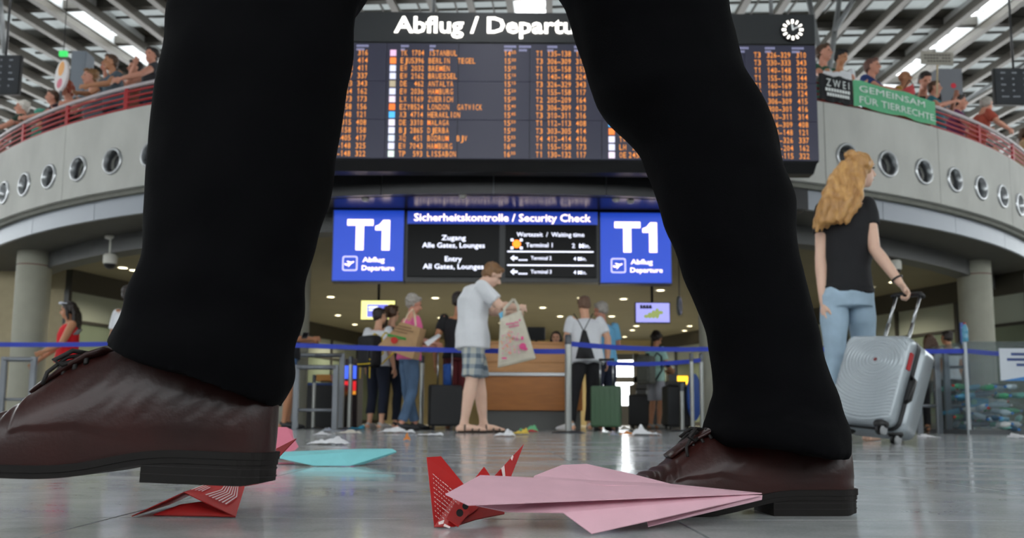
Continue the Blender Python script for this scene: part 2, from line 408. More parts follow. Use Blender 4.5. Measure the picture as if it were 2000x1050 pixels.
for j in range(npu+1):
    y = YS+j*PUR
    bm = bmesh.new(); box(bm, (0, y, RS*y+.20), (2*NB*BAY, .16, .20)); build('purlin', bm, M_PURL, roof)
def cell_mesh(kind):
    bm = bmesh.new(); L = PUR/math.cos(SLOPE)
    return bm
ROT = Matrix.Rotation(SLOPE, 3, 'X')
def shared(name, fn, m):
    bm = bmesh.new(); fn(bm); me = bpy.data.meshes.new(name); bm.to_mesh(me); bm.free(); me.materials.append(m); return me
LP = PUR/math.cos(SLOPE)
ME_PANEL = shared('roof_panel', lambda b: box(b, (0, -.32, 0), (BAY, LP*.62, .012)), M_TRANS)
ME_DECK = shared('roof_deck', lambda b: (box(b, (0, .66, .05), (BAY, LP*.40, .03))), M_DECK)
def _mul(b): box(b, (0, -.32, -.03), (.035, LP*.62, .05)); box(b, (0, -.32, -.03), (BAY, .04, .05))
ME_MUL = shared('glazing_bar', _mul, M_PURL)
def _skf(b):
    for s in (-1, 1): box(b, (s*(BAY/2-.03), 0, 0), (.06, LP, .30))
    for k in range(3): box(b, (0, -LP/3+k*LP/3, .1), (BAY, .05, .06))
ME_SKP = shared('rooflight_pane', lambda b: box(b, (0, 0, .14), (BAY, LP, .008)), M_PANE)
ME_SKF = shared('rooflight_frame', _skf, M_SKYB)
lst = []
for j in range(npu):
    yc = YS+(j+.5)*PUR
    for i in range(-NB, NB):
        xc = (i+.5)*BAY+BOFF; lst.append((xc, yc, i))
vis = lambda t: 13 < t[1] < 30 and abs(t[0]) < t[1]*.66+1
lst.sort(key=lambda t: (not vis(t), t[1], abs(t[0])))
n1 = 0; rest_p = bmesh.new(); rest_d = bmesh.new(); rest_f = bmesh.new(); rest_m = bmesh.new()
for xc, yc, i in lst:
    loc = Vector((xc, yc, RS*yc+.24))
    if i in sky_bays:
        if vis((xc, yc)): o = link('rooflight_frame', ME_SKF, None, roof, loc); o.rotation_euler = (SLOPE, 0, 0); link('rooflight_pane', ME_SKP, None, o)
        else:
            for s in (-1, 1): box(rest_f, loc+Vector((s*(BAY/2-.03), 0, 0)), (.06, LP, .30), ROT)
        continue
    if vis((xc, yc)) and n1 < 290:
        n1 += 1
        o = link('roof_panel', ME_PANEL, None, roof, loc); o.rotation_euler = (SLOPE, 0, 0)
    else: box(rest_p, loc+Vector((0, -.32, -.03)), (BAY, LP*.62, .012), ROT)
    if vis((xc, yc)):
        box(rest_m, loc+Vector((0, -.32, -.06)), (.035, LP*.62, .05), ROT); box(rest_m, loc+Vector((0, -.32, -.06)), (BAY, .04, .05), ROT)
    box(rest_d, loc+Vector((0, .66, .11)), (BAY, LP*.40, .03), ROT)
for nm, b, m in (('roof_panels_beyond', rest_p, M_TRANS), ('roof_deck', rest_d, M_DECK), ('rooflight_frames_beyond', rest_f, M_SKYB), ('glazing_bars', rest_m, M_PURL)):
    setp(build(nm, b, m, roof), kind='stuff')
# ---- unseen walls added behind and beside the camera: solid to block low light, glazed above
M_HALLW = mat('unseen_wall', '#6a6863', .8)
def unseen_wall(name, a, b, zs, zt, rz):
    L = (Vector(b)-Vector(a)).length; w = empty(name, a, rz, kind='structure')
    bm = bmesh.new(); box(bm, (L/2, 0, zs/2), (L, .2, zs)); build('light_block', bm, M_HALLW, w)
    n = int(L/3)
    for i in range(n+1):
        bm = bmesh.new(); box(bm, (L*i/n, 0, (zs+zt)/2), (.14, .14, zt-zs)); build('mullion', bm, M_BEAM, w)
    for i in range(n):
        bm = bmesh.new(); box(bm, (L*(i+.5)/n, 0, (zs+zt)/2), (L/n-.14, .01, zt-zs)); build('pane', bm, M_PANE, w)
    for z in (zs+.05, (zs+zt)/2):
        bm = bmesh.new(); box(bm, (L/2, 0, z), (L, .12, .1)); build('transom', bm, M_BEAM, w)
unseen_wall('wall_unseen_front', (-26, -9, 0), (26, -9, 0), 3.6, 6.6, 0)
unseen_wall('wall_unseen_left', (-26, -9, 0), (-26, 42, 0), 5.0, 9.0, PI/2); unseen_wall('wall_unseen_right', (26, -9, 0), (26, 42, 0), 5.0, 9.0, PI/2)
# slender roof struts
M_STRUT = mat('roof_strut', '#8d8f90', .4, .3)
for (xa, ya, Ya), (xb, yb, Yb) in (((1645, -40, 16.5), (1618, 150, 14.5)), ((1572, -40, 16.), (1606, 130, 14.5)), ((1690, -40, 17), (1630, 60, 15)), ((-4, -30, 15.5), (10, 105, 15.5)), ((2010, 120, 19), (1880, 200, 17.5))):
    bm = bmesh.new(); tube(bm, [atY(xa, ya, Ya), atY(xb, yb, Yb)], .055, 10); setp(build('roof_strut', bm, M_STRUT, smooth=True), kind='structure')
# ================================================================== BOARDS, SIGNS, RAILING, FURNITURE
def ang_at(x, y, R=GR):
    r = ray(x, y); a = r.x**2+r.y**2; b = -2*(r.x*GC.x+r.y*GC.y); c = GC.x**2+GC.y**2-R*R
    t = (-b-math.sqrt(max(b*b-4*a*c, 0)))/2/a
    X, Yv = r.x*t-GC.x, r.y*t-GC.y
    return math.atan2(X, -Yv), CAM_H+r.z*t
M_BLACK = mat('black_housing', '#1b1c1e', .4); M_BLK2 = mat('black_plastic', '#141416', .35)
M_TEXTW = mat('lit_lettering', '#fffaf0', .5, emit=1.0); M_AMBER = mat('amber_led', '#ea9038', .5, emit=.30)
M_HDR = mat('header_print', '#8e8eb0', .5, emit=.15)
# ---- departure board
BY = 9.2
def bxz(x, y=200): p = atY(x, y, BY); return p.x, p.z
BX0, BX1 = bxz(330)[0], bxz(1598)[0]; BZ0, BZ1 = bxz(1000, 312)[1], bxz(1000, 23)[1]
BH = bxz(1000, 84)[1]     # header / screen border
board = empty('departure_board', (0, BY, BZ0), 0, 'large hanging black departures board with amber flight rows and a clock', 'departure board')
bm = bmesh.new(); box(bm, ((BX0+BX1)/2, .17, (BZ1-BZ0)/2), (BX1-BX0, .30, BZ1-BZ0)); bevel(bm, .01, 1); build('housing', bm, M_BLACK, board)
bm = bmesh.new(); prism(bm, [(.04, 0), (.32, 0), (.32, -.10), (.16, -.10)], BX0+.05, BX1-.02, 'X'); build('lower_lip', bm, M_BLK2, board)
bm = bmesh.new(); box(bm, ((BX0+BX1)/2, .012, (BZ1+BH)/2-BZ0), (BX1-BX0-.02, .02, BZ1-BH-.02)); build('header_panel', bm, mat('board_header', '#2a2c2e', .35), board)
nc, nr = 9, 3; tw = (BX1-BX0-.02)/nc; th = (BH-BZ0-.02)/nr
M_SCR = mat('screen_glass', '#20212b', .3, emit=.0)
M_SCR.node_tree.nodes['Principled BSDF'].inputs['Emission Color'].default_value = lin('#2b2b3c'); M_SCR.node_tree.nodes['Principled BSDF'].inputs['Emission Strength'].default_value = .25
for c in range(nc):
    for r in range(nr):
        bm = bmesh.new(); box(bm, (BX0+.01+tw*(c+.5), .008, .01+th*(r+.5)), (tw-.008, .02, th-.008)); build('screen_tile', bm, M_SCR, board)
bm = bmesh.new(); xa = bxz(770, 50)[0]; xb = bxz(1170, 50)[0]; zb = bxz(960, 65)[1]-BZ0
glyphs(bm, 'Abflug / Departure', .29, xa, zb, -.012, .0058, width=xb-xa); build_flat('title_lettering', bm, M_TEXTW, board)
rowsB = [('TK', '1704', 'ISTANBUL', '14', '55', 'T1', '135-138', '117', '#d9a8c8'), ('EJU', '5396', 'BERLIN  TEGEL', '15', '00', 'T3', '306-309', '312', '#ee7a35'), ('EW', '2032', 'BREMEN', '15', '05', 'T1', '155-158', '155', '#c9cbe6'), ('EW', '2162', 'BRUESSEL', '15', '10', 'T1', '140-148', '324', '#c9cbe6'), ('DE', '462', 'ANTALYA', '15', '15', 'T3', '326-329', '343', '#9c9078'), ('EW', '2036', 'HAMBURG', '15', '20', 'T1', '155-158', '117', '#c9cbe6'), ('LX', '1169', 'ZUERICH', '15', '25', 'T2', '205-209', '164', '#d9c6da'), ('EZY', '8524', 'LONDON  GATWICK', '15', '40', 'T3', '306-309', '413', '#f0702c'), ('X3', '4714', 'HERAKLION', '15', '45', 'T3', '310-311', '316', '#4aa8e8'), ('DE', '3310', 'MALAGA', '15', '50', 'T1', '112-113', '408', '#e2d9ea'), ('BJ', '2865', 'DJERBA', '15', '50', 'T3', '303-305', '414', '#d8daf0'), ('XQ', '451', 'BODRUM  BJV', '15', '55', 'T4', '412-414', '416', '#c9d3e6'), ('EW', '7043', 'HAMBURG', '16', '00', 'T1', '155-158', '173', '#d2d2ea'), ('TP', '593', 'LISSABON', '16', '05', 'T1', '130-132', '117', '#cfe0d6')]
colA = ['316', '414', '411', '337', '343', '162', '173', '156', '121', '408', '158', '417', '325', '322']
gateA = ['300-301', '411-416', '411-413', '330-337', '340-343', '160-164', '170-173', '155-158', '140-148', '310-315', '155-158', '401-405', '140-148', '140-148']
rowsC = [('T3', '326-329', '310'), ('T3', '330-333', '343'), ('T1', '140-148', '322'), ('T1', '155-158', '144'), ('T1', '160-169', '325'), ('T1', '160-169', '124'), ('T3', '306-309', '415'), ('T3', '300-301', '416'), ('T3', '310-311', '314'), ('T3', '306-309', '408'), ('T1', '140-148', '121'), ('T3', '320-326', '337'), ('T2', '201-204', '162'), ('T1', '112-115', '322')]
codC = {9: ('X3', ''), 10: ('EW', ''), 11: ('TWI', ''), 12: ('LH', '214'), 13: ('OE', '2450')}
PITCH_PX = 428.
CX = {k: bxz(v)[0] for k, v in dict(logo=766, code=781, num=828, dest=836, t=984, term=1047, gate=1069, last=1125).items()}
DPX = bxz(1000+PITCH_PX)[0]-bxz(1000)[0]; PXM = (bxz(1100)[0]-bxz(1000)[0])/100.
zr0, zr1 = bxz(860, 109)[1]-BZ0, bxz(860, 306)[1]-BZ0
CH = .098; CW = 7.3*PXM
def led(bm, s, x, z, size=CH, cw=CW, align='LEFT'):
    n = len(s); x0 = x-(n*cw if align == 'RIGHT' else 0)
    for k, ch in enumerate(s):
        if ch in '1I':
            xs, w_, hh = x0+k*cw+cw*.34, cw*.17, size*.72
            bm.faces.new([bm.verts.new((a, -.004, b)) for a, b in ((xs, z), (xs+w_, z), (xs+w_, z+hh), (xs, z+hh))])
            if ch == '1': bm.faces.new([bm.verts.new((a, -.004, b)) for a, b in ((xs, z+hh), (xs, z+hh*.80), (xs-w_*1.0, z+hh*.62), (xs-w_*1.0, z+hh*.76))])
        elif ch != ' ': glyphs(bm, ch, size, x0+k*cw+(cw*.30 if ch == 'I' else cw*.12 if ch == '1' else 0), z, -.004, .0002, width=(cw*.16 if ch == 'I' else cw*.46 if ch == '1' else cw*.76))
for r in range(14):
    z = zr0+(zr1-zr0)*r/13.; bm = bmesh.new()
    c, nnum, d, t1, t2, te, ga, la, lc = rowsB[r]
    led(bm, c, CX['code'], z); led(bm, nnum, CX['num'], z, cw=CW*.88, align='RIGHT'); led(bm, d, CX['dest'], z, cw=CW*.98)
    led(bm, t1, CX['t'], z); led(bm, t2, CX['t']+2*CW, z+.03, .055, CW*.65); led(bm, te, CX['term'], z); led(bm, ga, CX['gate'], z, cw=CW*.93); led(bm, la, CX['last'], z, cw=CW*.95)
    led(bm, gateA[r], CX['gate']-DPX+.0, z, cw=CW*.93); led(bm, colA[r], CX['last']-DPX, z, cw=CW*.95)
    te, ga, la = rowsC[r]; led(bm, te, CX['term']+DPX, z); led(bm, ga, CX['gate']+DPX+.02, z, cw=CW*.93); led(bm, la, CX['last']+DPX+.03, z, cw=CW*.95)
    if r in codC: led(bm, codC[r][0], CX['code']+DPX, z); led(bm, codC[r][1], CX['num']+DPX, z, align='RIGHT')
    setp(build_flat('flight_row', bm, M_AMBER, board), kind='stuff')
    bm = bmesh.new(); box(bm, (CX['logo'], -.004, z+.032), (.072, .006, .075)); build('airline_tile', bm, mat('tile_'+lc[1:], lc, .5, emit=.35), board)
    if r >= 9:
        lc2 = ['#4aa8e8', '#ee7a35', '#d8d4ec', '#d5d5ee', '#f0b45a'][r-9] if r < 13 else '#e6d2e6'
        bm = bmesh.new(); box(bm, (CX['logo']+DPX, -.004, z+.032), (.072, .006, .075)); build('airline_tile', bm, mat('tile_'+lc2[1:], lc2, .5, emit=.35), board)
zh = bxz(860, 92)[1]-BZ0
for k in (-1, 0, 1):
    bm = bmesh.new()
    for cx_, w in ((CX['last']-.02, 24), (CX['code'], 16), (CX['dest']+.01, 14), (CX['t'], 26), (CX['t']+.18, 24), (CX['gate'], 22)):
        for q, ww in ((0, w), (1, w*.7)):
            # two lines of tiny print, unreadable at this distance
            for i in range(int(ww/4)): box(bm, (cx_+DPX*k+(i*4+1.6)*PXM, -.003, zh-.045*q+.01), (3.1*PXM, .003, .026))
    setp(build('column_heading', bm, M_HDR, board), kind='stuff')
ck = empty('clock', (0, 0, 0)); ck.parent = board
cxk, czk = bxz(1546, 61)[0], bxz(1546, 61)[1]-BZ0
ck.location = (cxk, -.005, czk); R90 = Matrix.Rotation(PI/2, 3, 'X')
bm = bmesh.new(); lathe(bm, [(.001, .03), (.132, .03), (.138, .02), (.138, -.01)], seg=36, M=R90); build('dial', bm, M_BLACK, ck)
bm = bmesh.new()
for k in range(12):
    a = k*PI/6; rot = Matrix.Rotation(-a, 3, 'Y'); box(bm, rot @ Vector((0, -.034, .105)), (.020 if k % 3 else .026, .006, .045), rot)
build('hour_marks', bm, M_TEXTW, ck)
for a, l, w in ((-8, .075, .016), (62, .105, .012)):
    bm = bmesh.new(); rot = Matrix.Rotation(math.radians(a), 3, 'Y'); box(bm, rot @ Vector((0, -.042, l/2-.01)), (w, .005, l), rot); build('clock_hand', bm, mat('clock_hand', '#b9bcbc', .4, emit=.3), ck)
for x in (-3.2, -1.0, 1.2, 3.2):
    bm = bmesh.new(); tube(bm, [(x, .2, BZ1-BZ0-.02), (x, .2, 8.3-BZ0)], .025, 8); build('hanger', bm, M_STRUT, board, smooth=True)
# ---- security signs
SY = 10.5
def sxz(x, y): p = atY(x, y, SY); return p.x, p.z
M_BLUE = mat('sign_blue', '#1a42b8', .4, emit=.26); M_CREAM = mat('sign_cream', '#ffe6dc', .5, emit=.75); M_LAV = mat('sign_lavender', '#b9b4e6', .5, emit=.5); M_WHT = mat('screen_white', '#dfe2f6', .5, emit=.6)
M_SBLK = mat('sign_screen_black', '#050506', .2, spec=.08)
def sign_frame(x0, y0, x1, y1):
    xa, zt = sxz(x0, (y0+y1)/2)[0], sxz((x0+x1)/2, y0)[1]; xb, zb2 = sxz(x1, (y0+y1)/2)[0], sxz((x0+x1)/2, y1)[1]
    return xa, xb, zb2, zt
PXS = (sxz(1100, 480)[0]-sxz(1000, 480)[0])/100.
def plane_icon(bm, cx_, cz, s, y):
    ang = math.radians(22); R = Matrix.Rotation(-ang, 3, 'Y')
    def P(pts): bm.faces.new([bm.verts.new(Vector((cx_, y, cz))+R @ Vector((a*s, 0, b*s))) for a, b in pts])
    P([(-.40, -.05), (.30, -.05), (.42, .0), (.40, .06), (.28, .07), (-.38, .05)])          # body
    P([(-.02, .03), (-.22, .30), (-.12, .30), (.18, .04)]); P([(-.08, -.03), (-.30, -.22), (-.2, -.23), (.14, -.04)])
    P([(-.40, -.02), (-.50, .16), (-.42, .17), (-.27, .04)])
def t1_sign(x0, x1, y0, y1, label):
    xa, xb, za, zb_ = sign_frame(x0, y0, x1, y1); s = empty('terminal_sign', ((xa+xb)/2, SY, za), 0, label, 'sign', 'blue terminal signs'); w, h = xb-xa, zb_-za
    bm = bmesh.new(); box(bm, (0, .09, h/2), (w+.03, .16, h+.03)); build('frame', bm, M_BLACK, s)
    bm = bmesh.new(); box(bm, (0, .0, h/2), (w, .03, h)); build('panel', bm, M_BLUE, s)
    for x in (-.3, .3):
        bm = bmesh.new(); tube(bm, [(x, .1, h), (x, .1, 2.95-za)], .018, 8); build('hanger', bm, M_BLK2, s)
    k = h/137.; fx = lambda px: (px-68)*k; fz = lambda py: h-py*k
    bm = bmesh.new()
    def R4(a, b, c, d): bm.faces.new([bm.verts.new((fx(p), -.018, fz(q))) for p, q in ((a, b), (c, b), (c, d), (a, d))])
    def PG(pts): bm.faces.new([bm.verts.new((fx(p), -.018, fz(q))) for p, q in pts])
    R4(27, 18, 77, 30); R4(44, 30, 59, 78)
    PG([(96, 19), (109, 19), (109, 78), (94, 78), (94, 39), (81, 39), (81, 31), (89, 28)]); build_flat('terminal_number', bm, M_CREAM, s)
    bm = bmesh.new(); glyphs(bm, 'Abflug', 13.2*k, fx(58), fz(101), -.018, .0010, width=42*k); build_flat('lettering', bm, M_CREAM, s)
    bm = bmesh.new(); glyphs(bm, 'Departure', 13.2*k, fx(57), fz(117), -.018, .0010, width=62*k); build_flat('lettering', bm, M_CREAM, s)
    bm = bmesh.new()
    def rr(hw, rad, n=5):
        pts = []
        for qx, qz, a0 in ((1, 1, 0), (-1, 1, 90), (-1, -1, 180), (1, -1, 270)):
            for i in range(n+1): a = math.radians(a0+90*i/n); pts.append((fx(34)+qx*(hw-rad)+rad*math.cos(a), fz(104)+qz*(hw-rad)+rad*math.sin(a)))
        return pts
    o_, i_ = rr(14.5*k, 4*k), rr(12*k, 2.5*k); A = [bm.verts.new((x, -.018, z)) for x, z in o_]; B = [bm.verts.new((x, -.018, z)) for x, z in i_]
    for q in range(len(A)): bm.faces.new((A[q], A[(q+1) % len(A)], B[(q+1) % len(A)], B[q]))
    build_flat('icon_border', bm, M_LAV, s)
    bm = bmesh.new(); plane_icon(bm, fx(34), fz(104), 21*k, -.018); build_flat('aeroplane_icon', bm, M_CREAM, s)
t1_sign(651, 788, 411, 548, 'blue lit T1 sign at the left end of the security sign')
t1_sign(1173, 1310, 416, 552, 'blue lit T1 sign at the right end of the security sign')
xa, xb, za, zb_ = sign_frame(791, 412, 1170, 550); sg = empty('security_sign', ((xa+xb)/2, SY, za), 0, 'wide security check sign with blue header over two black screens', 'sign'); w, h = xb-xa, zb_-za
k = w/379.; fx = lambda px: (px-980.5)*k; fz = lambda py: h-(py-412)*k
bm = bmesh.new(); box(bm, (0, .10, h/2), (w, .16, h)); build('frame', bm, M_BLACK, sg)
bm = bmesh.new(); box(bm, (fx(981), .0, fz(426)), (372*k, .03, 25*k)); build('header_panel', bm, mat('sign_blue_header', '#1a3ba6', .4, emit=.24), sg)
bm = bmesh.new(); glyphs(bm, 'Sicherheitskontrolle / Security Check', 21*k, fx(808), fz(433), -.018, .0016, width=346*k); build_flat('header_lettering', bm, M_CREAM, sg)
for x0, x1, nm in ((796, 975, 0), (987, 1165, 1)):
    sc = empty('screen'); sc.parent = sg
    bm = bmesh.new(); box(bm, (fx((x0+x1)/2), .0, fz(491)), ((x1-x0)*k, .03, 104*k)); build('glass', bm, M_SBLK, sc)
    bm = bmesh.new(); Y_ = -.018
    if nm == 0:
        for t, yy, wd in (('Zugang', 471, 47), ('Alle Gates, Lounges', 486, 122), ('Entry', 513, 33), ('All Gates, Lounges', 528, 118)): glyphs(bm, t, 14*k, fx(886), fz(yy), Y_, .0008, 'CENTER', wd*k)
    else:
        glyphs(bm, 'Wartezeit  /  Waiting time', 12*k, fx(1075), fz(463), Y_, .0005, 'CENTER', 132*k)
        for t, x, yy, wd, sz in (('Terminal 1', 1027, 484, 52, 12), ('2  Min.', 1117, 485, 35, 12), ('Terminal 2', 1037, 509, 40, 10), ('4 Min.', 1120, 510, 25, 10), ('Terminal 3', 1037, 536, 40, 10), ('4 Min.', 1120, 537, 25, 10)): glyphs(bm, t, sz*k, fx(x), fz(yy), Y_, .0004, 'LEFT', wd*k)
        for yy in (493, 520):
            bm.faces.new([bm.verts.new((fx(a), Y_, fz(b))) for a, b in ((991, yy-1.2), (1159, yy-1.2), (1159, yy+1.2), (991, yy+1.2))])
        for yy in (506, 533):
            bm.faces.new([bm.verts.new((fx(a), Y_, fz(b))) for a, b in ((997, yy), (1004, yy-6), (1004, yy-2), (1011, yy-2), (1011, yy+2), (1004, yy+2), (1004, yy+6))])
            for i in range(4): bm.faces.new([bm.verts.new((fx(1013+i*4.5+a), Y_, fz(yy+4+b))) for a, b in ((0, -1.5), (3.4, -1.5), (3.4, 1), (0, 1))])
        for a, b in ((-1, -1), (1, -1), (1, 1), (-1, 1)):
            bm.faces.new([bm.verts.new((fx(1009+a*9+c), Y_, fz(478+b*8+d))) for c, d in ((-2.5, -2.5), (2.5, -2.5), (2.5, 2.5), (-2.5, 2.5))])
    build_flat('lettering', bm, M_WHT, sc)
    if nm:
        bm = bmesh.new(); bm.faces.new([bm.verts.new((fx(1009)+8*k*math.cos(2*PI*i/20), Y_-.001, fz(478)+8*k*math.sin(2*PI*i/20))) for i in range(20)]); build_flat('orange_dot', bm, mat('dot_orange', '#ff7a1c', .5, emit=.8), sc)
for x in (-1.0, 1.0):
    bm = bmesh.new(); tube(bm, [(x, .1, h-.01), (x, .1, 2.95-za)], .018, 8); build('hanger', bm, M_BLK2, sg)
# ---- gallery railing
M_RED = mat('rail_red', '#a3141c', .4); M_RAILTOP = mat('rail_top', '#b6aeb0', .35)
rail = empty('gallery_railing', GC, 0, 'red tubular railing with a pale handrail around the gallery edge', 'railing')
ZR = Z_CT+.36
RA0, RA1 = math.radians(-58), math.radians(58)
def arc_tube(name, R, z, rad, m, seg=8):
    bm = bmesh.new(); tube(bm, [gp(RA0+(RA1-RA0)*i/90, R, z)-GC for i in range(91)], rad, seg); return build(name, bm, m, rail, smooth=True)
arc_tube('handrail', GR-.06, ZR, .028, M_RAILTOP)
for z in (.05, .13, .21, .29): arc_tube('rail', GR-.06, Z_CT+z, .015, M_RED)
a_ = ang_at(240, 190)[0]; da = ang_at(240, 190)[0]-ang_at(124, 222)[0]
for i in range(-14, 24):
    a = a_+da*i
    if RA0 < a < RA1:
        bm = bmesh.new(); box(bm, gp(a, GR-.06, Z_CT+.175)-GC, (.075, .03, .37), Matrix.Rotation(a, 3, 'Z')); build('post', bm, M_RED, rail)
# ---- banners tied to the railing
def banner(name, label, x0, y0, x1, y1, m, lines, mt, ztop=ZR+.02, zbot=Z_CT+.01):
    aa, ab = ang_at(x0, y0)[0], ang_at(x1, y1)[0]; L = (ab-aa)*GR; h = ztop-zbot
    b = empty(name, GC, 0, label, 'banner', 'protest banners on the gallery railing')
    bm = bmesh.new(); n = 14; rr = []
    R = GR+.03
    for i in range(n+1):
        a = aa+(ab-aa)*i/n; wv = .008*math.sin(i*1.7); rr.append([bm.verts.new(gp(a, R+wv+e, z)-GC) for e, z in ((.0, zbot+.015*math.sin(i)), (.0, ztop+.012*math.sin(i*.9)), (-.004, ztop+.012*math.sin(i*.9)), (-.004, zbot+.015*math.sin(i)))])
    for A, B in zip(rr, rr[1:]):
        for q in range(4): bm.faces.new((A[q], A[(q+1) % 4], B[(q+1) % 4], B[q]))
    bm.faces.new(rr[0]); bm.faces.new(rr[-1][::-1]); build('cloth', bm, m, b)
    bm = bmesh.new()
    for t, fxr, fzr, sz, wd in lines:
        if t == '#':   # unreadable small print
            nb = 9
            for i in range(nb):
                x = L*(fxr+wd*(i+.1)/nb); bm.faces.new([bm.verts.new((a, 0, b2)) for a, b2 in ((x, h*fzr), (x+L*wd/nb*.8, h*fzr), (x+L*wd/nb*.8, h*(fzr+sz)), (x, h*(fzr+sz)))])
        else: glyphs(bm, t, h*sz*1.35, L*fxr, h*fzr, 0, 0., width=L*wd)
    for v in bm.verts:
        i = v.co.x/L; a = aa+(ab-aa)*i; v.co = gp(a, R+.022, zbot+v.co.z)-GC
    setp(build_flat('lettering', bm, mt, b), kind='stuff'); return b
M_WCLOTH = mat('banner_white', '#e4e8e6', .8)
banner('protest_banner', 'black banner with white block lettering beside the departures board', 1597, 180, 1664, 190, mat('banner_black', '#17171b', .8), [('Z W E I', .18, .55, .30, .66), ('#', .14, .36, .12, .72), ('#', .18, .18, .12, .66)], M_WCLOTH)
banner('protest_banner', 'green banner with pale capital lettering hung on the gallery railing', 1664, 190, 1825, 232, mat('banner_green', '#62b183', .8), [('GEMEINSAM', .05, .58, .26, .78), ('FÜR TIERRECHTE.', .05, .14, .28, .92)], M_WCLOTH)
# ---- small dome lamps / sensors on the soffit
for px, py in ((714, 386), (904, 380), (1203, 387), (1231, 390)):
    p = atZ(px, py, 2.97); bm = bmesh.new(); lathe(bm, [(.001, -.055), (.035, -.045), (.05, -.02), (.055, 0)], seg=16); o = build('ceiling_dome', bm, mat('dome_white', '#b0b0a8', .4), smooth=True); o.location = p
    setp(o, 'small pale dome on the soffit above the ' + {714: 'left T1 sign', 904: 'security sign header', 1203: 'right T1 sign, left one of the pair', 1231: 'right T1 sign, right one of the pair'}[px], 'ceiling dome', 'soffit domes')
# ---- recessed downlights of the low ceiling
M_LAMP = mat('lamp_glow', '#fff0c0', .5, emit=3.0)
dl = [(646, 579), (660, 615), (693, 633), (614, 641), (1135, 581), (1195, 617), (1243, 636), (1235, 644), (1220, 657), (1337, 645), (1347, 636), (1290, 566), (1218, 583), (1094, 617), (850, 581), (860, 620), (810, 615), (240, 522), (262, 527), (115, 538), (218, 568), (1745, 550), (1700, 560), (900, 600), (1060, 600), (980, 630)]
for i, (px, py) in enumerate(dl):
    p = atZ(px, py, 2.985); d = empty('downlight', p, 0, 'round recessed downlight glowing in the low ceiling under the gallery', 'ceiling lamp', 'recessed downlights of the low ceiling')
    bm = bmesh.new(); lathe(bm, [(.115, 0), (.115, -.012), (.09, -.014), (.085, .0)], seg=20); build('trim_ring', bm, M_STEEL, d, smooth=True)
    bm = bmesh.new(); bm.faces.new([bm.verts.new((.086*math.cos(2*PI*q/20), .086*math.sin(2*PI*q/20), -.006)) for q in range(20)]); build('lens', bm, M_LAMP, d)
    if i % 2 == 0:
        L = bpy.data.lights.new('downlight_lamp', 'SPOT'); L.energy = 75 if p.y < 19 else 130; L.color = (1, .89, .70); L.spot_size = 2.4; L.spot_blend = .8; L.shadow_soft_size = .08
        lo = bpy.data.objects.new('downlight_lamp', L); COL.objects.link(lo); lo.parent = d; lo.location = (0, 0, -.03)
# ---- security cameras
def cctv(px, py, label, R=12.3):
    p = atZ(px, py, 2.968); c = empty('security_camera', p, 0, label, 'camera', 'security cameras below the gallery')
    mw = mat('cctv_white', '#c9c7bd', .4)
    bm = bmesh.new(); lathe(bm, [(.001, 0), (.10, 0), (.10, -.03), (.03, -.05), (.03, -.28), (.001, -.28)], seg=18); build('bracket', bm, mw, c, smooth=True)
    bm = bmesh.new(); lathe(bm, [(.001, -.27), (.08, -.28), (.105, -.31), (.105, -.42), (.095, -.44)], seg=20); build('body', bm, mw, c, smooth=True)
    bm = bmesh.new(); lathe(bm, [(.09, -.435), (.08, -.48), (.05, -.51), (.001, -.52)], seg=20); build('dome', bm, M_BLK2, c, smooth=True)
cctv(218, 462, 'white dome security camera hanging near the left column'); cctv(1745, 474, 'white dome security camera hanging near the suitcase woman')
# ---- hanging information screens
def hang_screen(name, label, px, py, wpx, hpx, Y, body, extra, ztop, group):
    c = atY(px, py, Y); w = wpx/FPX*Y; h = hpx/FPX*Y
    s = empty(name, c, 0, label, 'screen', group)
    bm = bmesh.new(); box(bm, (0, .05, 0), (w+.03, .08, h+.03)); bevel(bm, .006, 1); build('housing', bm, M_BLK2, s)
    bm = bmesh.new(); box(bm, (0, .006, 0), (w, .01, h)); build('display', bm, body, s)
    extra(s, w, h)
    bm = bmesh.new(); tube(bm, [(0, .06, h/2), (0, .06, ztop-c.z)], .022, 8); build('hanger_pole', bm, M_BLK2, s, smooth=True)
    return s
def quad(bm, x0, z0, x1, z1, y=-.002): bm.faces.new([bm.verts.new(p) for p in ((x0, y, z0), (x1, y, z0), (x1, y, z1), (x0, y, z1))])
def ex1(s, w, h):
    bm = bmesh.new(); quad(bm, -w*.32, -h*.38, w*.30, h*.30); build_flat('blue_panel', bm, mat('scr_violet', '#6a6fd2', .5, emit=.5), s)
    bm = bmesh.new(); quad(bm, -w*.28, h*.08, 0, h*.20, -.004); quad(bm, -w*.28, -h*.05, -w*.08, h*.02, -.004); build_flat('white_bars', bm, M_WHT, s)
def ex2(s, w, h):
    bm = bmesh.new()
    for i in range(4): quad(bm, -w*.38+i*w*.09, h*.20, -w*.31+i*w*.09, h*.40)
    quad(bm, -w*.38, h*.22, -w*.02, h*.30); build_flat('dark_bars', bm, M_BLK2, s)
    bm = bmesh.new()
    for i in range(5): bm.faces.new([bm.verts.new((-w*.2+i*w*.11+w*.07*math.cos(t), -.004-.0005*i, -h*.2+h*(.10+.06*i*(i < 4))*math.sin(t)+h*.05*i)) for t in [2*PI*q/14 for q in range(14)]])
    build_flat('leaf_picture', bm, mat('scr_leaf', '#8d9a5a', .5, emit=.35), s)
hang_screen('information_screen', 'hanging screen with yellow frame and violet page beside the left T1 sign', 738, 605, 66, 37, 12.6, mat('scr_yellow', '#e4e08a', .5, emit=.6), ex1, 2.98, 'hanging screens under the gallery')
